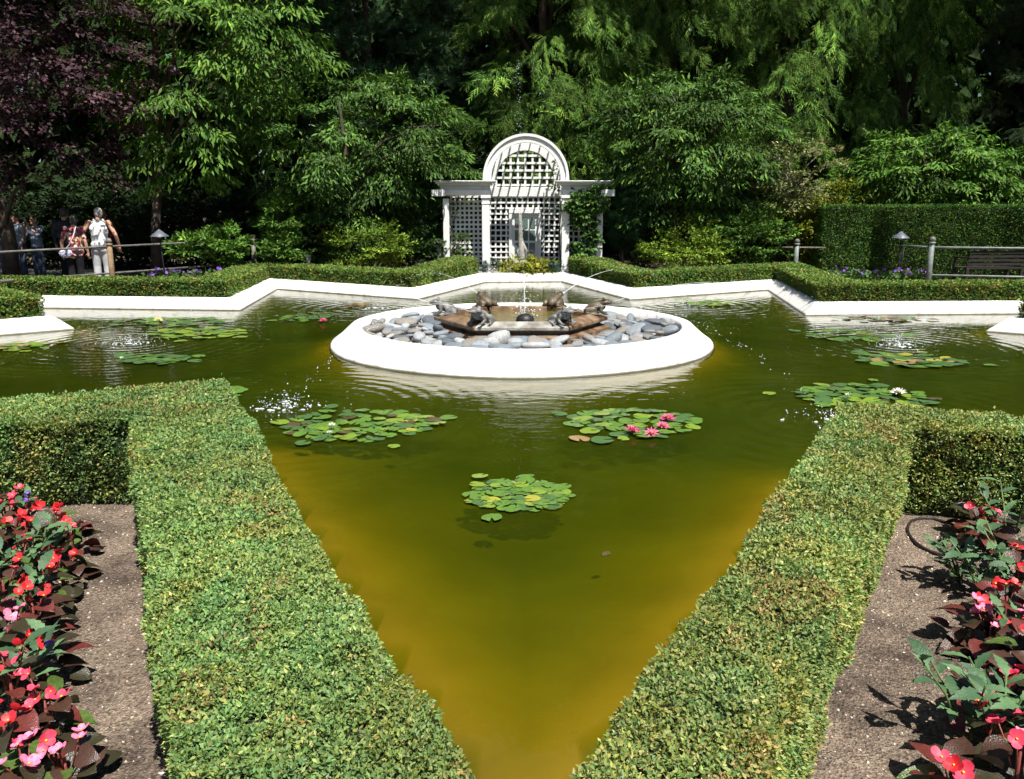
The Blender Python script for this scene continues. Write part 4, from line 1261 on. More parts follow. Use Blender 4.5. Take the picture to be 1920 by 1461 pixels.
def lily_flower_mesh(name, mat, matc, seed, closed=0.0):
    bm = bmesh.new()
    r = random.Random(seed)
    for ring_i, (n, el, L, w) in enumerate(((8, 0.25, 1.0, 0.30), (8, 0.65, 0.92, 0.26), (6, 1.05, 0.75, 0.22))):
        for k in range(n):
            a = 2 * PI * k / n + ring_i * 0.4
            e = min(1.45, el + closed)
            d = Vector((math.cos(a) * math.cos(e), math.sin(a) * math.cos(e), math.sin(e)))
            s = Vector((-math.sin(a), math.cos(a), 0))
            u = s.cross(d)
            p = [Vector((0, 0, 0.05)), d * 0.5 * L + s * w * 0.5 - u * 0.06, d * 0.5 * L - s * w * 0.5 - u * 0.06, d * L + u * 0.06, d * 0.5 * L + u * 0.02]
            q = [bm.verts.new(x) for x in p]
            for t in ((0, 1, 4), (1, 3, 4), (3, 2, 4), (2, 0, 4)):
                bm.faces.new([q[i] for i in t])
    return bm_mesh(bm, name, mat)
petal_white = paint('lily_white', (0.82, 0.82, 0.74), 0.5, 0.05, 3)
petal_pink = paint('lily_pink', (0.80, 0.05, 0.22), 0.5, 0.4, 3, col2=(0.80, 0.16, 0.36))
petal_cream = paint('lily_cream', (0.75, 0.72, 0.30), 0.5, 0.1, 3)
sta_m = paint('stamens', (0.75, 0.45, 0.03), 0.6, 0.1, 3)
LF = {'white': lily_flower_mesh('flower', petal_white, None, 1), 'pink': lily_flower_mesh('flower', petal_pink, None, 2), 'cream': lily_flower_mesh('flower', petal_cream, None, 3), 'bud': lily_flower_mesh('flower', petal_white, None, 4, 0.75)}
sta_me = lathe_mesh('stamens', [(0.2, 0.12), (0.24, 0.3), (0.12, 0.34), (0, 0.3)], sta_m, 8)
LILY_N = [0]
def lily(label, x0, x1, y0, y1, npad, r, mix, flowers=(), seed=0, gap=0.0):
    rng = np.random.default_rng(500 + seed)
    r *= 0.88; npad = int(npad * 1.6)
    a = on((x0 + x1) / 2, y0); b = on((x0 + x1) / 2, y1)
    cy = (a.y + b.y) / 2; ry = abs(a.y - b.y) / 2
    cx = on((x0 + x1) / 2, (y0 + y1) / 2).x
    rxx = (on(x1, (y0 + y1) / 2).x - on(x0, (y0 + y1) / 2).x) / 2
    root = empty('water_lily', (cx, cy, 0))
    tag(root, label, 'water lily', 'water lily clumps on the pond')
    ks = list(mix.keys()); w = np.array([mix[k] for k in ks], float); w /= w.sum()
    done = []
    tries = 0
    while len(done) < npad and tries < 4000:
        tries += 1
        d = rng.normal(0, 1, 2); d /= np.linalg.norm(d)
        q = d * math.sqrt(rng.random()) * np.array([max(rxx - r, r * .5), max(ry - r, r * .5)])
        rr = r * rng.uniform(0.6, 1.25)
        if len(done) >= npad - 4 and npad > 20: q = d * rng.uniform(1.02, 1.3) * np.array([rxx, ry])      # strays
        if any((q[0] - p[0]) ** 2 + (q[1] - p[1]) ** 2 < (0.51 * (rr + p[2]) + gap) ** 2 for p in done): continue
        done.append((q[0], q[1], rr))
        kk = ks[rng.choice(len(ks), p=w)]
        edge = (q[0] / rxx) ** 2 + (q[1] / max(ry, 0.01)) ** 2
        o = link('pad', PADM[kk][rng.integers(3)], parent=root)
        o.location = (q[0], q[1], 0.008 + 0.0035 * (len(done) % 5))
        o.scale = (rr, rr * rng.uniform(0.85, 1.05), rr)
        o.rotation_euler = (rng.normal(0, 0.05), rng.normal(0, 0.05), rng.uniform(0, 6.28))
    for (fx, fy, kind, s) in flowers:
        z = 0.05
        p = on(fx, fy, z)
        fl = link('flower', LF[kind], parent=root)
        fl.location = (p.x - cx, p.y - cy, z - 0.02); fl.scale = (s, s, s); fl.rotation_euler = (rng.normal(0, .15), rng.normal(0, .15), rng.uniform(0, 6))
        if kind != 'bud':
            link('stamens', sta_me, parent=fl)
        link('stalk', tube_mesh('stalk', [(p.x - cx, p.y - cy, -0.02), (p.x - cx, p.y - cy, z)], 0.006, M['stem'], 6), parent=root)
GRN = {'green': 5, 'lime': 4, 'deep': 2, 'yellow': 1}
lily('lily pads with one white flower nearest the left splash', 500, 836, 768, 834, 62, 0.082, {'green': 7, 'lime': 3, 'deep': 4, 'brown': 1.2, 'yellow': .3}, [(622, 800, 'bud', 0.06), (618, 812, 'bud', 0.045)], 1)
lily('loose lily pads with four pink flowers', 1052, 1330, 766, 826, 44, 0.082, {'green': 6, 'lime': 2, 'deep': 4, 'yellow': .7, 'tan': .5}, [(1185, 805, 'pink', 0.080), (1222, 809, 'pink', 0.070), (1243, 796, 'pink', 0.066), (1252, 783, 'pink', 0.086)], 2, 0.01)
lily('round green lily clump alone in the nearest point of the pond', 860, 1086, 898, 966, 56, 0.056, {'green': 8, 'lime': 3, 'deep': 3, 'yellow': .8}, [], 3)
lily('lily pads with a large white flower behind the right hedge', 1472, 1775, 718, 778, 46, 0.095, {'green': 4, 'lime': 4, 'deep': 3, 'brown': 1}, [(1685, 734, 'white', 0.085), (1590, 743, 'bud', 0.06)], 4)
lily('lily pads below the far right splash', 1597, 1820, 664, 693, 30, 0.11, {'green': 4, 'deep': 4, 'tan': 1.5, 'yellow': 1}, [], 5, 0.01)
lily('dull lily pads left of the far right splash', 1492, 1690, 620, 642, 24, 0.12, {'deep': 5, 'green': 3, 'brown': 2}, [], 6)
lily('brownish lily pads against the far right wall', 1568, 1732, 592, 605, 22, 0.12, {'brown': 4, 'deep': 3, 'tan': 1}, [], 7)
lily('bright lily pads above the far left splash', 260, 470, 614, 640, 34, 0.12, {'green': 4, 'lime': 5, 'deep': 1}, [], 8)
lily('lily pads with a cream flower by the far left wall', 240, 440, 595, 613, 26, 0.12, {'deep': 4, 'green': 4}, [(297, 600, 'cream', 0.10)], 9)
lily('grey-green lily pads under the far left splash', 214, 362, 665, 686, 22, 0.11, {'deep': 5, 'green': 3}, [(229, 672, 'bud', 0.05)], 10)
lily('few lily pads peeping past the left hedge tip', 392, 465, 726, 758, 7, 0.10, {'lime': 4, 'green': 3}, [], 11)
lily('yellow-green lily pads at the left frame edge', -20, 85, 640, 662, 20, 0.11, {'lime': 5, 'green': 3, 'tan': 1}, [], 12)
lily('lily pads with a red flower left of the island', 515, 625, 590, 606, 18, 0.11, {'deep': 5, 'green': 3}, [(606, 600, 'pink', 0.08)], 13)
lily('bright green lily pads behind the island at right', 1275, 1378, 563, 576, 20, 0.11, {'lime': 3, 'green': 4}, [], 14)
lily('reddish lily pads behind the island at left', 635, 700, 568, 577, 9, 0.11, {'tan': 4, 'brown': 3}, [], 15)
# one dead leaf afloat
o = link('floating_leaf', PADM['brown'][1])
o.location = on(1137, 1038, 0.008); o.scale = (0.028, 0.018, 0.03); o.rotation_euler = (0.1, -0.1, 0.6)
tag(o, 'single dead brown leaf floating in the nearest water', 'leaf')

# ------------------------------------------------------------------ railings, lamps, bench
def rail_fence(label, posts, rails, mats, H=1.0):
    """posts: (x, y, z of the foot, height, material); rails: (list of points, radius, material)"""
    p0 = posts[0]
    root = empty('railing', (p0[0], p0[1], G))
    tag(root, label, 'railing')
    off = Vector((p0[0], p0[1], G))
    for x, y, h, m in posts:
        b = Vector((x, y, G)) - off
        pm = link('post', tube_mesh('post', [b + Vector((0, 0, -0.05)), b + Vector((0, 0, h * 0.5)), b + Vector((0, 0, h))], [0.06, 0.055, 0.05], m, 12), parent=root)
        bm = bmesh.new()
        bmesh.ops.create_uvsphere(bm, u_segments=14, v_segments=8, radius=0.062)
        for v in bm.verts: v.co += b + Vector((0, 0, h + 0.055))
        link('finial', bm_mesh(bm, 'finial', M['iron'], True), parent=pm)
        cb = lathe_mesh('collar', [(0.05, -0.02), (0.066, -0.012), (0.066, 0.012), (0.045, 0.02)], m, 14)
        c = link('collar', cb, parent=pm)
        c.location = b + Vector((0, 0, h - 0.01))
    for pts, r, m in rails:
        link('rail', tube_mesh('rail', [Vector(q) - off for q in pts], r, m, 8), parent=root)
pA = Vector((-8.05, 16.3)); pB = Vector((-6.15, 19.4)); pC = Vector((-10.2, 13.8))
zt, zl = 1.03, 0.52
rail_fence('thin two-bar railing in front of the visitors at left', [(pA.x, pA.y, 0.98, M['rail_wood']), (pB.x, pB.y, 0.95, M['iron']), (pC.x, pC.y, 0.95, M['iron'])],
     [([(pC.x, pC.y, zt - 0.06), (pA.x, pA.y, zt), (pB.x, pB.y, zt + 0.02), (-5.4, 19.75, zt + 0.02)], 0.021, M['rail_dark']), ([(pC.x, pC.y, zl - 0.06), (pA.x, pA.y, zl - 0.02), (pB.x, pB.y, zl)], 0.021, M['rail_dark'])], None)
q1 = at(1743, 500, 16.6); q2 = at(1690, 500, 17.6)
rail_fence('grey-green two-bar railing in front of the bench at right', [(q1.x, q1.y, 1.0, M['rail_grey'])],
     [([(q2.x, q2.y, 0.55), (q2.x, q2.y, 0.99), (q1.x, q1.y, 1.0), (13.0, 15.9, 0.98)], 0.022, M['rail_grey']), ([(q2.x, q2.y, 0.44), (q1.x, q1.y, 0.44), (13.0, 15.9, 0.40)], 0.020, M['rail_grey'])], None)
q3 = at(1493, 480, 19.4)
rail_fence('short grey post with ball top beside the golden shrub', [(q3.x, q3.y, 0.86, M['rail_grey'])], [([(q3.x - 0.4, q3.y + 0.2, 0.86), (q3.x, q3.y, 0.87), (q3.x + 0.7, q3.y + 0.1, 0.86)], 0.02, M['iron'])], None)
def path_lamp(label, px, pyt, Y):
    p = at(px, pyt, Y)
    root = empty('path_lamp', (p.x, Y, G))
    tag(root, label, 'path lamp', 'cone-topped path lamps')
    h = p.z - G
    link('stem', tube_mesh('stem', [(0.06, 0, -0.05), (0.02, 0, h * .5), (0, 0, h - 0.06)], 0.014, M['dark'], 8), parent=root)
    s = link('shade', lathe_mesh('shade', [(0.0, 0.0), (0.012, -0.002), (0.175, -0.135), (0.178, -0.145), (0.165, -0.142), (0.0, -0.03)], M['lamp_metal'], 4 * 6), parent=root)
    s.location = (0, 0, h)
    b = link('bulb_holder', lathe_mesh('bulb_holder', [(0.045, -0.05), (0.05, -0.14), (0.035, -0.165), (0, -0.17)], M['white'], 12), parent=root)
    b.location = (0, 0, h)
path_lamp('cone-topped path lamp right of the visitors', 298, 430, 16.2)
path_lamp('cone-topped path lamp in front of the yew hedge', 1690, 434, 17.4)
def build_bench():
    c = at(1853, 500, 18.0)
    root = empty('bench', (c.x, 18.0, G), 0.06)
    tag(root, 'slatted wooden bench with shade put into its colour in front of the yew hedge', 'bench')
    for k in range(5):
        link('back_slat', box_mesh('back_slat', (0, -0.22 - 0.018 * k, 0.40 + 0.085 * k), (1.30, 0.022, 0.06), M['bench'], None, 0.005), parent=root)
    link('top_rail', box_mesh('top_rail', (0, -0.32, 0.83), (1.36, 0.04, 0.06), M['bench'], None, 0.008), parent=root)
    for k in range(4):
        link('seat_slat', box_mesh('seat_slat', (0, -0.14 + 0.11 * k, 0.40), (1.30, 0.09, 0.025), M['bench'], None, 0.005), parent=root)
    for sx in (-1, 1):
        for y in (-0.22, 0.24):
            link('leg', box_mesh('leg', (sx * 0.62, y, 0.20), (0.06, 0.06, 0.40), M['bench'], None, 0.005), parent=root)
        link('arm_rest', box_mesh('arm_rest', (sx * 0.64, 0.0, 0.62), (0.06, 0.52, 0.04), M['bench'], None, 0.005), parent=root)
        link('arm_support', box_mesh('arm_support', (sx * 0.64, 0.22, 0.50), (0.045, 0.045, 0.2), M['bench'], None, 0.005), parent=root)
build_bench()
o = link('upright_stone', STONES[2])
pp = at(578, 487, 19.6)
o.location = (pp.x, 19.6, 0.62); o.scale = (0.07, 0.06, 0.17)
tag(o, 'small upright grey stone showing above the left hedge', 'stone')
link_ = link('post_stub', box_mesh('post_stub', (0, 0, 0.45), (0.09, 0.09, 0.9), M['grey_post'], None, 0.006))
pp = at(823, 480, 20.5); link_.location = (pp.x, 20.5, G)
tag(link_, 'short grey wooden post at the left foot of the arbour', 'post')
# a paved walk for the visitors
bm = bmesh.new()
bm.faces.new([bm.verts.new(p) for p in ((-9.2, 17.0, 0.108), (-6.2, 20.4, 0.108), (-9.5, 26, 0.108), (-26, 24, 0.108), (-26, 13, 0.108), (-12, 13.6, 0.108))])
tag(link('path', bm_mesh(bm, 'path', M['path'])), 'grey asphalt walk under the trees at left', 'path', kind='structure')
# purple bedding under the lamps
def bedding(label, cx, cy, Y, wx, seed, n=60):
    rng = np.random.default_rng(seed)
    p = at(cx, cy, Y)
    root = empty('bedding_plants', (p.x, Y, G))
    tag(root, label, 'flowers', 'purple bedding flowers behind the hedges')
    k = n * 9
    P = np.stack([rng.uniform(-wx, wx, k), rng.uniform(-0.3, 0.3, k), rng.uniform(0.05, p.z - G, k)], 1)
    d = rng.normal(0, 0.6, (k, 3)) + np.array([0, 0, 0.6])
    o = link('leaves', scatter('leaves', LEAF2_V, LEAF2_F, P, frames(d, rng.normal(0, .5, (k, 3)) + [0, 0, 1]), np.full(k, 0.09) * np.array([1]), palette(rng, k, [(0.05, 0.11, 0.03), (0.08, 0.15, 0.04)], (1, 1)), M['leaf']), parent=root)
    o['kind'] = 'stuff'
    P = np.stack([rng.uniform(-wx, wx, n), rng.uniform(-0.25, 0.25, n), p.z - G + rng.uniform(-0.04, 0.05, n)], 1)
    o = link('blossoms', scatter('blossoms', LEAF4_V, LEAF4_F, P, frames(rng.normal(0, 1, (n, 3)), rng.normal(0, .6, (n, 3)) + [0, -0.6, 1]), np.full(n, 0.07), palette(rng, n, [(0.16, 0.06, 0.42), (0.25, 0.10, 0.5)], (1, 1)), M['leaf']), parent=root)
    o['kind'] = 'stuff'
bedding('purple flowers below the left path lamp', 305, 510, 16.6, 0.25, 81, 26)
bedding('purple flowers along the left rail behind the hedge', 365, 508, 17.6, 0.7, 82, 20)
bedding('purple flowers at the foot of the yew hedge', 1615, 510, 17.8, 0.6, 83, 40)
bedding('purple flowers below the right path lamp', 1705, 511, 16.9, 0.3, 84, 22)

# ------------------------------------------------------------------ near flower beds
def bed_soil(name, label, poly, seed):
    P = [Vector((p[0], p[1])) for p in poly]
    xs = [p.x for p in P]; ys = [p.y for p in P]
    st = 0.035
    gx = np.arange(min(xs), max(xs), st); gy = np.arange(min(ys), max(ys), st)
    X, Y = np.meshgrid(gx, gy)
    Q = np.stack([X.ravel(), Y.ravel(), np.zeros(X.size)], 1)
    z = 0.108 + (vnoise(Q, 0.35, seed) - 0.5) * 0.03 + (vnoise(Q, 0.09, seed + 1) - 0.5) * 0.018
    z = np.maximum(z, 0.104)
    ins = inside(Q[:, :2], [(p.x, p.y) for p in P])
    nx, ny = len(gx), len(gy)
    idx = np.arange(nx * ny).reshape(ny, nx)
    f = np.stack([idx[:-1, :-1], idx[:-1, 1:], idx[1:, 1:], idx[1:, :-1]], -1).reshape(-1, 4)
    f = f[ins[f].all(1)]
    me = bpy.data.meshes.new(name)
    Q[:, 2] = z
    me.from_pydata(Q.tolist(), [], f.tolist())
    me.polygons.foreach_set('use_smooth', np.ones(len(me.polygons), dtype=bool))
    me.materials.append(M['soil'])
    tag(link(name, me), label, 'soil', kind='structure')
    # crumbs, chips of bark and pebbles
    rng = np.random.default_rng(seed)
    n = 20000
    q = np.stack([rng.uniform(min(xs), max(xs), n), rng.uniform(min(ys), max(ys), n), np.zeros(n)], 1)
    q = q[inside(q[:, :2], [(p.x, p.y) for p in P])]
    q = q[rng.random(len(q)) < 0.25 + 0.9 * vnoise(q, 0.3, seed + 3)]
    n = len(q)
    q[:, 2] = 0.108 + (vnoise(q * [1, 1, 0], 0.35, seed) - 0.5) * 0.03 + (vnoise(q * [1, 1, 0], 0.09, seed + 1) - 0.5) * 0.018
    q[:, 2] = np.maximum(q[:, 2], 0.104)
    tv = [(1, 0, 0), (-0.5, 0.8, 0), (-0.5, -0.8, 0), (0.1, 0, 0.7), (0.1, 0, -0.6)]
    tf = [(0, 1, 3), (1, 2, 3), (2, 0, 3), (1, 0, 4), (2, 1, 4), (0, 2, 4)]
    s = 0.0035 + 0.008 * rng.random(n) ** 3
    S = np.stack([s * rng.uniform(0.8, 1.6, n), s, s * 0.7], 1)
    col = palette(rng, n, [(0.20, 0.16, 0.13), (0.36, 0.30, 0.24), (0.10, 0.08, 0.06), (0.55, 0.48, 0.40)], (4, 4, 3, 2.0), 0.25)
    o = link('gravel', scatter('gravel', tv, tf, q, frames(rng.normal(0, 1, (n, 3)) * [1, 1, .2], rng.normal(0, .3, (n, 3)) + [0, 0, 1]), S, col, M['grit']))
    tag(o, label.replace('soil', 'crumbs and pebbles'), 'gravel', kind='stuff')
M['grit'] = foliage('grit', 0.9, 0.1, 0.0)
bed_soil('flower_bed', 'brown soil of the left flower bed', [(-0.50, 1.30), (-1.95, 4.45), (-3.3, 4.45), (-4.4, 4.0), (-4.4, 1.2), (-0.5, 1.0)], 90)
bed_soil('flower_bed', 'brown soil of the right flower bed', [(0.38, 1.30), (2.0, 4.35), (3.3, 4.1), (4.4, 3.75), (4.4, 1.2), (0.5, 1.0)], 91)

def begonia_leaf(name, mat, seed):
    r = random.Random(seed)
    n = 9
    v, f = [], []
    # lopsided heart blade, cupped along the rib
    prof = [(0.0, 0.02), (0.10, 0.34), (0.28, 0.44), (0.5, 0.42), (0.72, 0.29), (0.88, 0.14), (1.0, 0.0)]
    for i, (y, w) in enumerate(prof):
        wl, wr = w * 1.12, w * 0.9
        bend = -0.30 * y * y + 0.1 * y
        j = r.uniform(-0.02, 0.02)
        v += [(-wl, y - 0.04, bend + 0.22 * wl + j), (-wl * .5, y, bend + 0.07 * wl), (0, y, bend), (wr * .5, y, bend + 0.07 * wr), (wr, y - 0.04, bend + 0.22 * wr - j)]
    for i in range(len(prof) - 1):
        for k in range(4):
            a = i * 5 + k
            f.append((a, a + 1, a + 6, a + 5))
    return py_mesh(name, v, f, mat, True)
def leaf_paint(name, c, c2, rough=0.35, spec=0.5):
    m = paint(name, c, rough, 0.3, 5, 0.25, 18, spec=spec, col2=c2, w2=(0.3, 0.7))
    return m
BL = [begonia_leaf('leaf', leaf_paint('begonia_bronze', (0.085, 0.030, 0.022), (0.035, 0.028, 0.016)), 1),
      begonia_leaf('leaf', leaf_paint('begonia_dark', (0.045, 0.032, 0.018), (0.025, 0.030, 0.014)), 2),
      begonia_leaf('leaf', leaf_paint('begonia_green', (0.09, 0.16, 0.03), (0.05, 0.07, 0.02)), 3),
      begonia_leaf('leaf', leaf_paint('begonia_red', (0.17, 0.028, 0.024), (0.07, 0.025, 0.018)), 4)]
def petal_mesh(name, mat, w=0.85, cup=0.25):
    v, f = [], []
    prof = [(0.0, 0.06), (0.2, 0.34), (0.45, 0.5), (0.7, 0.52), (0.9, 0.38), (1.0, 0.12)]
    for y, x in prof:
        x *= w
        z = cup * y * y
        v += [(-x, y, z + 0.12 * x), (0, y, z), (x, y, z + 0.12 * x)]
    for i in range(len(prof) - 1):
        for k in range(2):
            a = i * 3 + k
            f.append((a, a + 1, a + 4, a + 3))
    return py_mesh(name, v, f, mat, True)
PET = {'red': petal_mesh('petal', paint('petal_red', (0.68, 0.022, 0.035), 0.5, 0.25, 4)), 'coral': petal_mesh('petal', paint('petal_coral', (0.80, 0.060, 0.115), 0.5, 0.25, 4)), 'pink': petal_mesh('petal', paint('petal_pink', (0.82, 0.10, 0.22), 0.5, 0.35, 4, col2=(0.85, 0.28, 0.42)))}
bm = bmesh.new(); bmesh.ops.create_icosphere(bm, subdivisions=1, radius=0.22)
EYE = bm_mesh(bm, 'eye', paint('flower_eye', (0.75, 0.48, 0.03), 0.7, 0.2, 9), True)
BST = tube_mesh('stem', [(0, 0, 0), (0.01, 0, 0.5), (0, 0.01, 1.0)], [0.05, 0.042, 0.03], M['stem_red'], 6)
def leaf_stalk(p0, p1, r=0.004, mat=None):
    return tube_mesh('stalk', [p0, (Vector(p0) + Vector(p1)) / 2 + Vector((0, 0, 0.01)), p1], r, mat or M['stem_red'], 5)
def begonia(label, loc, seed, nleaf=13, h=0.2, flowers=5, fcol=('red', 'coral'), dark=0.6, spread=0.12, fs=0.029, ls=0.098):
    rng = np.random.default_rng(seed)
    root = empty('begonia', loc, rng.uniform(0, 6.28))
    tag(root, label, 'begonia', 'begonias in the flower beds')
    st = link('stem', BST, parent=root); st.scale = (0.14, 0.14, h * 0.8)
    for k in range(nleaf):
        a = 2.4 * k + rng.normal(0, 0.3)
        t = (k + 0.5) / nleaf
        z = h * (0.18 + 0.72 * t); r = spread * (1 - 0.55 * t) * rng.uniform(0.5, 1.0)
        if dark > 0.9: w = (5, 3, 0.3, 3)
        elif dark > 0.4: w = (3.5, 4, 3.2, 1.5)
        else: w = (2, 3, 5, 1)
        w = np.array(w, float)
        me = BL[rng.choice(4, p=w / w.sum())]
        o = link('leaf', me, parent=root)
        o.location = (r * math.cos(a), r * math.sin(a), z)
        s = ls * rng.uniform(0.7, 1.2)
        o.scale = (s, s, s)
        o.rotation_euler = (rng.normal(0.05, 0.3), rng.normal(0, 0.3), a - PI / 2 + rng.normal(0, 0.35))
    for k in range(flowers):
        a = rng.uniform(0, 6.28); r = spread * 0.75 * math.sqrt(rng.random())
        z = h * rng.uniform(0.85, 1.2)
        fl = empty('flower', (r * math.cos(a), r * math.sin(a), z))
        fl.parent = root
        me = PET[fcol[rng.integers(len(fcol))]]
        fl.rotation_euler = (rng.normal(0.35, 0.35), rng.normal(0, 0.35), rng.uniform(0, 6.28))
        s0 = fs * rng.uniform(0.75, 1.25)
        npet = int(rng.integers(4, 6))
        for q in range(npet):
            p = link('petal', me, parent=fl)
            s = s0 * (1.0 if q % 2 == 0 else 0.82)
            p.scale = (s, s, s)
            p.rotation_euler = (rng.uniform(0.05, 0.45), 0, 2 * PI * q / npet + rng.normal(0, 0.1))
        e = link('eye', EYE, parent=fl); e.scale = (s0 * 0.6,) * 3; e.location = (0, 0, s0 * 0.12)
        link('stalk', leaf_stalk((r * 0.3 * math.cos(a), r * 0.3 * math.sin(a), h * 0.5), (r * math.cos(a), r * math.sin(a), z), 0.0025), parent=root)
def lance_leaf(name, mat, seed):
    r = random.Random(seed)
    v, f = [], []
    n = 10
    for i in range(n + 1):
        y = i / n
        w = 0.16 * math.sin(PI * min(1, y * 1.02 + 0.03)) ** 0.8 * (1 - 0.35 * y)
        w *= 1.18 if i % 2 else 0.88         # toothed edge
        z = 0.22 * y - 0.42 * y * y
        v += [(-w, y, z + 0.25 * w), (0, y, z), (w, y, z + 0.25 * w)]
    for i in range(n):
        for k in range(2):
            a = i * 3 + k
            f.append((a, a + 1, a + 4, a + 3))
    return py_mesh(name, v, f, mat, True)
VL = [lance_leaf('leaf', leaf_paint('verbena_leaf', (0.11, 0.20, 0.085), (0.07, 0.14, 0.06), 0.5, 0.35), 1), lance_leaf('leaf', leaf_paint('verbena_leaf_dark', (0.06, 0.12, 0.055), (0.04, 0.085, 0.04), 0.5, 0.35), 2)]
VIO = petal_mesh('floret', paint('violet_petal', (0.22, 0.09, 0.58), 0.55, 0.3, 4), 1.0, 0.1)
def verbena(label, loc, seed, stems=4, h=0.28, lean=(0, 0), heads=1, ls=0.11):
    rng = np.random.default_rng(seed)
    root = empty('verbena', loc)
    tag(root, label, 'verbena', 'verbenas among the begonias')
    for k in range(stems):
        a = 2 * PI * k / stems + rng.normal(0, 0.4)
        top = Vector((math.cos(a) * h * 0.45 + lean[0], math.sin(a) * h * 0.45 + lean[1], h * rng.uniform(0.75, 1.15)))
        mid = top * 0.5 + Vector((0, 0, 0.03))
        st = link('stem', tube_mesh('stem', [(0, 0, 0), mid, top], [0.005, 0.004, 0.003], M['stem'], 6), parent=root)
        for q in range(6):
            t = 0.2 + 0.75 * q / 5
            p = Vector((0, 0, 0)).lerp(mid, min(1, t * 2)) if t < 0.5 else mid.lerp(top, (t - 0.5) * 2)
            o = link('leaf', VL[rng.integers(2)], parent=root)
            o.location = p
            s = ls * rng.uniform(0.65, 1.15)
            o.scale = (s * 1.25, s, s)
            o.rotation_euler = (rng.uniform(0.1, 0.9), rng.normal(0, 0.2), a - PI / 2 + (1.2 if q % 2 else -1.2) + rng.normal(0, 0.4))
        if k < heads:
            hd = empty('flower_head', top); hd.parent = root
            for q in range(16):
                d = unit(rng.normal(0, 1, 3) + np.array([0, 0, 0.8]))
                pt = link('floret', VIO, parent=hd)
                pt.location = Vector(d) * 0.016
                pt.scale = (0.013,) * 3
                pt.rotation_euler = Vector(d).to_track_quat('Z', 'Y').to_euler()
ORD = ['nearest', 'second', 'third', 'fourth', 'fifth', 'sixth', 'seventh', 'eighth', 'ninth', 'tenth', 'eleventh', 'twelfth', 'thirteenth', 'fourteenth', 'fifteenth', 'sixteenth', 'seventeenth', 'eighteenth', 'nineteenth', 'twentieth', 'twenty-first', 'twenty-second', 'twenty-third', 'twenty-fourth']
# px, py of the plant's foot, height, colours, darkness
LB = [(60, 1520, .2, ('coral', 'pink'), .6), (130, 1500, .17, ('coral', 'pink'), .6), (20, 1440, .2, ('red', 'coral'), .6), (95, 1395, .19, ('coral',), .6), (30, 1350, .2, ('coral', 'red'), .95), (85, 1290, .2, ('red',), .95),
      (25, 1255, .22, ('coral', 'pink'), .6), (70, 1200, .2, ('red',), .95), (15, 1160, .22, ('coral', 'red'), .6), (95, 1150, .19, ('red',), .3), (120, 1105, .18, ('red',), .6), (40, 1110, .2, ('coral', 'red'), .6),
      (60, 1055, .22, ('red',), .3), (140, 1050, .19, ('red', 'coral'), .95), (20, 1045, .19, ('red', 'coral'), .6), (110, 1020, .16, ('red', 'coral'), .3), (60, 1008, .17, ('coral', 'red'), .6), (15, 1000, .20, ('coral', 'pink'), .6), (-40, 1080, .22, ('coral',), .6), (-50, 1220, .22, ('red',), .6)]
LBs = sorted(LB, key=lambda q: -q[1])
for i, (x, y, h, fc, dk) in enumerate(LBs):
    p = on(x, y, 0.105)
    begonia('bronze-leaved begonia with %s flowers, %s from the front of the left bed' % ('red' if 'red' in fc and 'pink' not in fc else 'pink', ORD[i]), p, 600 + i, ls=0.088, nleaf=17, h=h, flowers=5, fcol=fc, dark=dk, spread=0.11)
RB = [(1900, 1500, .2, ('pink', 'coral'), .95), (1780, 1500, .13, ('coral', 'red'), .95), (1850, 1420, .17, ('coral',), .95), (1930, 1400, .2, ('coral', 'red'), .95), (1870, 1330, .16, ('coral',), .95), (1925, 1290, .2, ('red',), .6), (1850, 1235, .17, ('red', 'pink'), .95),
      (1905, 1235, .2, ('pink',), .95), (1820, 1215, .18, ('pink', 'red'), .95), (1880, 1180, .18, ('red', 'coral'), .95), (1940, 1150, .2, ('red',), .95), (1905, 1090, .18, ('red',), .95), (1850, 1045, .2, ('coral', 'red'), .97), (1925, 1030, .18, ('red',), .95), (1835, 1010, .16, ('coral',), .97), (1960, 1330, .22, ('coral',), .95)]
RBs = sorted(RB, key=lambda q: -q[1])
for i, (x, y, h, fc, dk) in enumerate(RBs):
    p = on(x, y, 0.105)
    begonia('dark-leaved begonia with %s flowers, %s from the front of the right bed' % ('red' if 'red' in fc and 'pink' not in fc else 'pink', ORD[i]), p, 700 + i, nleaf=12, h=h, flowers=4, fcol=fc, dark=dk, spread=0.10, fs=0.031)
for i, (x, y, h, ln, hd, lab) in enumerate([(1815, 1400, .27, (-0.06, 0.0), 0, 'grey-green toothed verbena leaning over bare soil near the right front'), (1840, 1120, .25, (-0.04, 0.02), 0, 'bushy grey-green verbena in the middle of the right bed'), (1800, 1095, .2, (-0.08, 0.0), 0, 'low verbena sprawling left in the right bed'),
        (1895, 1120, .3, (0.0, 0.03), 0, 'tall grey-green verbena at the right frame edge'), (1890, 1045, .36, (0.02, 0.02), 1, 'verbena with a purple head below the right hedge'), (1905, 1240, .26, (0.03, 0.0), 0, 'verbena half hidden among dark begonias at right'),
        (1880, 1400, .24, (-0.05, 0.03), 0, 'verbena with broad leaves near the right front'),
        (40, 1110, .26, (0.04, 0.02), 0, 'grey-green verbena among the left begonias'), (75, 1095, .28, (0.03, 0.05), 0, 'upright verbena in the middle of the left bed'), (30, 1190, .24, (0.0, 0.02), 0, 'verbena with thin leaves halfway down the left bed'),
        (30, 1330, .26, (0.02, 0.02), 1, 'verbena with a purple head in the lower left bed'), (12, 1020, .22, (0.02, 0.02), 2, 'verbena with purple heads at the top of the left bed')]):
    verbena(lab, on(x, y, 0.105), 800 + i, stems=4, h=h, lean=ln, heads=hd)
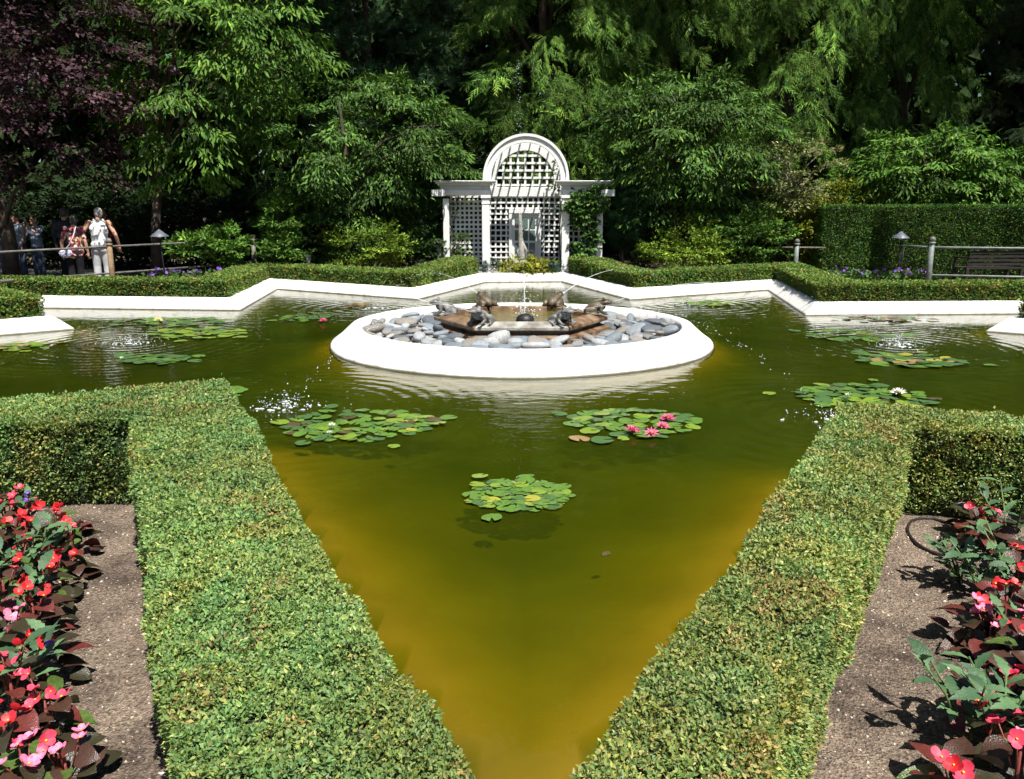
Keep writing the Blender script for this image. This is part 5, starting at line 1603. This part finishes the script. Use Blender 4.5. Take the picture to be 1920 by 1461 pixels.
# black watering hose curling out of the bed
hp = [(1840, 1002), (1790, 985), (1745, 972), (1712, 976), (1702, 992), (1712, 1012), (1740, 1032), (1775, 1042), (1815, 1050)]
ctrl = [on(x, y, 0.12) for x, y in hp]
pts = []
for i in range(len(ctrl) - 1):
    a, b, c, d = ctrl[max(i - 1, 0)], ctrl[i], ctrl[i + 1], ctrl[min(i + 2, len(ctrl) - 1)]
    for k in range(5):
        t = k / 5
        pts.append(0.5 * ((2 * b) + (c - a) * t + (2 * a - 5 * b + 4 * c - d) * t * t + (3 * b - a - 3 * c + d) * t ** 3))
pts.append(ctrl[-1])
tag(link('drip_hose', tube_mesh('drip_hose', pts, 0.0075, M['hose'], 8)), 'thin black watering hose looping on the right bed soil', 'hose')

# ------------------------------------------------------------------ visitors
SKIN = paint('skin', (0.50, 0.27, 0.18), 0.55, 0.12, 8)
SKIN_D = paint('skin_tan', (0.36, 0.19, 0.12), 0.55, 0.12, 8)
def floral_mat():
    m, nt = nodes('floral_cloth')
    out = NN(nt, 'ShaderNodeOutputMaterial'); p = NN(nt, 'ShaderNodeBsdfPrincipled')
    p.inputs['Roughness'].default_value = 0.85
    nt.links.new(p.outputs[0], out.inputs[0])
    tc = NN(nt, 'ShaderNodeTexCoord')
    vo = NN(nt, 'ShaderNodeTexVoronoi'); vo.inputs['Scale'].default_value = 24
    nt.links.new(tc.outputs['Object'], vo.inputs['Vector'])
    sp = NN(nt, 'ShaderNodeSeparateColor'); nt.links.new(vo.outputs['Color'], sp.inputs[0])
    rp = NN(nt, 'ShaderNodeValToRGB'); rp.color_ramp.interpolation = 'CONSTANT'
    el = rp.color_ramp.elements
    el[0].position = 0; el[0].color = (0.28, 0.03, 0.05, 1); el[1].position = 0.35; el[1].color = (0.42, 0.10, 0.12, 1)
    for pos, c in ((0.5, (0.10, 0.02, 0.03, 1)), (0.66, (0.60, 0.45, 0.45, 1)), (0.78, (0.05, 0.02, 0.04, 1)), (0.92, (0.5, 0.4, 0.08, 1))):
        e = el.new(pos); e.color = c
    nt.links.new(sp.outputs[0], rp.inputs[0]); nt.links.new(rp.outputs[0], p.inputs['Base Color'])
    return m
def cloth(name, c, var=0.15): return paint(name, c, 0.9, var, 7, 0.3, 30, spec=0.15)
def hand_items(w, d, s=1):
    """palm and five fingers from wrist w along direction d"""
    w, d = Vector(w), Vector(d).normalized()
    side = d.cross(Vector((0, 1, 0.2))).normalized()
    it = [('c', w, 0.024, w + d * 0.075, 0.03)]
    for k, (o, L) in enumerate(((-1.5, .055), (-.5, .07), (.5, .075), (1.5, .065))):
        a = w + d * 0.085 + side * 0.014 * o
        b = a + d * L * 0.55 + Vector((0, 0.008, 0)); c = b + d * L * 0.4 + Vector((0, 0.02, 0))
        it += [('c', a, 0.0095, b, 0.009), ('c', b, 0.009, c, 0.0075)]
    t0 = w + d * 0.03 + side * 0.03 * s
    it += [('c', t0, 0.012, t0 + side * 0.03 * s + d * 0.03, 0.0095), ('c', t0 + side * 0.03 * s + d * 0.03, 0.0095, t0 + side * 0.034 * s + d * 0.055, 0.008)]
    return it
def person(label, loc, rz, sc, arms, head_turn=0.0, lean=0.0, shirt=None, sleeve=0.55, pants=None, skirt=False, hair=None, skin=None, tank=False, stance=0.10, fem=False, extras=None, vox=0.010):
    skin = skin or SKIN
    root = empty('person', loc, rz)
    root.scale = (sc, sc, sc)
    tag(root, label, 'person', 'visitors on the left walk')
    ly = lambda z: lean * max(0, z - 0.9)           # forward lean from the hips
    sh = 0.17 if fem else 0.195
    N = Vector((0, ly(1.48) , 1.48)); HD = Vector((0, ly(1.62) + 0.02, 1.60))
    tz = Matrix.Rotation(head_turn, 3, 'Z')
    def hp(x, y, z): return HD + tz @ Vector((x, y, z))
    it = [('e', HD, (0.074, 0.094, 0.112), tz), ('e', hp(0, 0.03, -0.055), (0.055, 0.06, 0.055), tz), ('c', N + Vector((0, -0.005, -0.04)), 0.058, HD + Vector((0, -0.015, -0.05)), 0.052),
          ('e', hp(0, 0.098, -0.012), (0.013, 0.02, 0.024), tz), ('e', hp(0, 0.086, -0.055), (0.028, 0.014, 0.008), tz), ('e', hp(0, 0.07, -0.09), (0.03, 0.025, 0.02), tz),
          ('e', (0, ly(1.3), 1.30), (sh * 0.80, 0.082, 0.15)), ('e', (0, ly(1.1), 1.08), (sh * 0.66, 0.08, 0.15)), ('e', (0, 0, 0.93), (sh * 0.72, 0.085, 0.11))]
    for s in (-1, 1):
        it += [('e', hp(0.076 * s, 0.0, -0.01), (0.012, 0.02, 0.03), tz), ('e', hp(0.032 * s, 0.082, 0.012), (0.02, 0.012, 0.012), tz)]
    sleeves = []
    for s, (el, wr, hd) in zip((-1, 1), arms):
        S = Vector((sh * s, ly(1.42), 1.40)); el = Vector(el); wr = Vector(wr)
        it += [('e', S + Vector((-0.01 * s, 0, 0)), (0.06, 0.06, 0.06)), ('c', S, 0.052, S.lerp(el, .5), 0.047), ('c', S.lerp(el, .5), 0.047, el, 0.038), ('c', el, 0.039, el.lerp(wr, .35), 0.038), ('c', el.lerp(wr, .35), 0.038, wr, 0.026)]
        it += hand_items(wr, hd, -s)
        if sleeve > 0:
            sleeves += [('e', S, (0.072, 0.07, 0.068)), ('c', S, 0.066, S.lerp(el, min(1, sleeve)), 0.060)]
            if sleeve > 1: sleeves += [('c', el, 0.055, el.lerp(wr, sleeve - 1), 0.04)]
    for s in (-1, 1):                                       # legs
        it += [('c', (0.09 * s, 0, 0.88), 0.085, (stance * s, 0.015, 0.5), 0.055), ('c', (stance * s, 0.015, 0.5), 0.055, (stance * s, -0.01, 0.36), 0.055), ('c', (stance * s, -0.01, 0.36), 0.055, (stance * s, -0.02, 0.08), 0.036)]
    link('body', blob_mesh('body', it, vox, skin, 2), parent=root)
    # shirt
    k = 1.0
    sit = [('e', (0, ly(1.3), 1.29), (sh * 0.98, 0.125, 0.175)), ('e', (0, ly(1.1) - 0.005, 1.08), (sh * 0.88, 0.12, 0.17)), ('e', (0, -0.01, 0.93), (sh * 0.95, 0.13, 0.10))]
    if tank:
        sit = [('e', (0, ly(1.25), 1.22), (sh * 0.93, 0.122, 0.17)), ('e', (0, ly(1.1) - 0.005, 1.07), (sh * 0.88, 0.12, 0.17)), ('e', (0, -0.01, 0.95), (sh * 0.93, 0.127, 0.10))]
        for s in (-1, 1):
            sit += [('c', (0.115 * s, ly(1.3) - 0.06, 1.28), 0.065, (0.085 * s, ly(1.44) - 0.01, 1.45), 0.035), ('c', (0.085 * s, ly(1.44), 1.45), 0.035, (0.10 * s, ly(1.3) + 0.08, 1.30), 0.045)]
        sit += [('e', (0, ly(1.36) - 0.03, 1.35), (0.125, 0.085, 0.12))]
    elif fem:
        sit += [('e', (0, 0, 0.82), (0.20, 0.15, 0.10))]
    link('shirt', blob_mesh('shirt', sit + sleeves, vox * 1.5, shirt, 2), parent=root)
    # trousers or skirt
    pit = [('e', (0, -0.012, 0.90), (sh * 0.93, 0.128, 0.11)), ('e', (-0.07, -0.06, 0.84), (0.09, 0.08, 0.09)), ('e', (0.07, -0.06, 0.84), (0.09, 0.08, 0.09))]
    for s in (-1, 1):
        pit += [('c', (0.09 * s, -0.005, 0.84), 0.105, (stance * s, 0.012, 0.5), 0.08), ('c', (stance * s, 0.012, 0.5), 0.08, (stance * s, -0.015, 0.1), 0.072)]
    link('trousers', blob_mesh('trousers', pit, vox * 1.6, pants, 2), parent=root)
    for s in (-1, 1):
        link('shoe', blob_mesh('shoe', [('e', (stance * s, 0.05, 0.035), (0.045, 0.13, 0.04)), ('e', (stance * s, -0.02, 0.055), (0.042, 0.055, 0.045))], 0.012, M['dark'], 2), parent=root)
    hit = [('e', hp(0, -0.018, 0.03), (0.084, 0.095, 0.095), tz), ('e', hp(0, -0.05, -0.02), (0.075, 0.06, 0.07), tz)]
    if fem: hit += [('e', hp(0, -0.05, -0.05), (0.08, 0.06, 0.09), tz)]
    link('hair', blob_mesh('hair', hit, 0.011, hair, 1), parent=root)
    if extras: extras(root)
    return root
white_c = cloth('white_cotton', (0.78, 0.78, 0.77), 0.05)
grey_tr = cloth('grey_trousers', (0.50, 0.51, 0.52), 0.12)
denim = cloth('denim', (0.07, 0.09, 0.14), 0.25)
blue_s = cloth('pale_blue_shirt', (0.30, 0.35, 0.45), 0.15)
black_c = cloth('black_cloth', (0.015, 0.015, 0.018), 0.2)
hair_grey = paint('grey_hair', (0.42, 0.40, 0.37), 0.7, 0.45, 22, 0.6, 60)
hair_dark = paint('dark_hair', (0.06, 0.055, 0.05), 0.6, 0.4, 22, 0.6, 60)
hair_red = paint('red_hair', (0.14, 0.03, 0.02), 0.6, 0.4, 22, 0.6, 60)
DOWN = (0, 0.05, -1)
def man_extra(root):
    m = cloth('dark_belt_bag', (0.035, 0.045, 0.07))
    link('waist_strap', tube_mesh('waist_strap', [(-0.19, -0.09, 0.80), (-0.15, -0.145, 0.88), (-0.05, -0.16, 0.915), (0.08, -0.16, 0.92), (0.19, -0.09, 0.90)], 0.018, m, 6), parent=root)
mp_ = at(190, 480, 17.1)
person('grey-haired man in white sleeveless shirt and grey trousers at the railing', (mp_.x, 17.1, G), 0.25, 0.985, [((-0.34, -0.02, 1.14), (-0.33, -0.12, 0.92), (0.1, -0.1, -1)), ((0.33, -0.04, 1.15), (0.36, 0.06, 0.93), (0, 0.2, -1))], head_turn=0.6, lean=0.12, shirt=white_c, sleeve=0, pants=grey_tr, hair=hair_grey, tank=True, extras=man_extra, vox=0.0105)
def woman_extra(root):
    bagm = paint('patterned_bag', (0.16, 0.12, 0.30), 0.8, 0.5, 30, col2=(0.6, 0.58, 0.65), w2=(0.5, 0.56))
    link('shoulder_bag', blob_mesh('shoulder_bag', [('e', (-0.13, -0.16, 0.86), (0.15, 0.05, 0.11))], 0.012, bagm, 2), parent=root)
    link('bag_strap', tube_mesh('bag_strap', [(-0.16, -0.17, 0.92), (-0.02, -0.175, 1.05), (0.07, -0.15, 1.25), (0.12, -0.06, 1.45), (0.13, 0.06, 1.42)], 0.013, white_c, 6), parent=root)
wp_ = at(140, 480, 16.9)
person('stooping woman in red floral shirt with a shoulder bag', (wp_.x, 16.9, G), 0.15, 0.90, [((-0.25, 0.02, 1.12), (-0.27, 0.05, 0.86), DOWN), ((0.25, 0.02, 1.12), (0.28, 0.06, 0.86), DOWN)], head_turn=0.1, lean=0.25, shirt=floral_mat(), sleeve=0.75, pants=black_c, hair=hair_dark, fem=True, extras=woman_extra, vox=0.0105)
def phone_extra(root):
    link('phone', box_mesh('phone', (-0.03, 0.30, 1.57), (0.075, 0.01, 0.15), M['lamp_metal'], None, 0.003), parent=root)
pp_ = at(72, 480, 19.2)
person('man in pale blue shirt holding a phone up to his face', (pp_.x, 19.2, G), PI - 0.3, 0.88, [((-0.24, 0.16, 1.22), (-0.05, 0.27, 1.45), (0.05, 0.1, 1)), ((0.26, 0.14, 1.16), (0.06, 0.26, 1.40), (-0.1, 0.1, 1))], shirt=blue_s, sleeve=1.2, pants=denim, hair=hair_dark, extras=phone_extra, vox=0.012)
for i, (px_, Y_, s_, r_, c_, lab, hr, pn) in enumerate([(40, 20.6, 0.9, 2.6, blue_s, 'visitor in light blue shirt standing in deep shade at left', hair_dark, denim), (12, 21.2, 0.92, 3.4, cloth('slate_shirt', (0.20, 0.23, 0.30)), 'leftmost visitor in slate shirt under the purple tree', hair_dark, denim),
        (128, 18.6, 0.98, 0.3, cloth('striped_dark', (0.05, 0.05, 0.06), 0.6), 'dark-clothed visitor behind the woman in red', hair_dark, black_c), (200, 18.6, 0.96, 0.2, cloth('maroon', (0.06, 0.012, 0.016)), 'visitor in maroon top hidden behind the grey-haired man', hair_red, black_c)]):
    q = at(px_, 480, Y_)
    person(lab, (q.x, Y_, G), r_, s_, [((-0.25, 0.0, 1.13), (-0.24, 0.08, 0.88), DOWN), ((0.25, 0.0, 1.13), (0.24, 0.08, 0.88), DOWN)], shirt=c_, sleeve=(1.8 if i > 1 else 0.6), pants=pn, hair=hr, vox=0.014)
# evergreen undergrowth behind visitors and arbour, leaf colour darkened to stand for shade
for i, (px_, Y_, rx_, ry_, lab) in enumerate([(20, 24.5, 190, 90, 'evergreen thicket with shade put into its leaf colour at the left edge behind the visitors'), (200, 24.0, 140, 90, 'evergreen thicket with shade put into its leaf colour behind the grey-haired man'), (370, 23.0, 120, 80, 'evergreen thicket with shade put into its leaf colour behind the bright rhododendrons'), (500, 22.6, 90, 90, 'evergreen thicket with shade put into its leaf colour left of the broad green tree'), (986, 25.0, 80, 120, 'evergreen thicket added dark to stand for shade seen through the arbour lattice')]):
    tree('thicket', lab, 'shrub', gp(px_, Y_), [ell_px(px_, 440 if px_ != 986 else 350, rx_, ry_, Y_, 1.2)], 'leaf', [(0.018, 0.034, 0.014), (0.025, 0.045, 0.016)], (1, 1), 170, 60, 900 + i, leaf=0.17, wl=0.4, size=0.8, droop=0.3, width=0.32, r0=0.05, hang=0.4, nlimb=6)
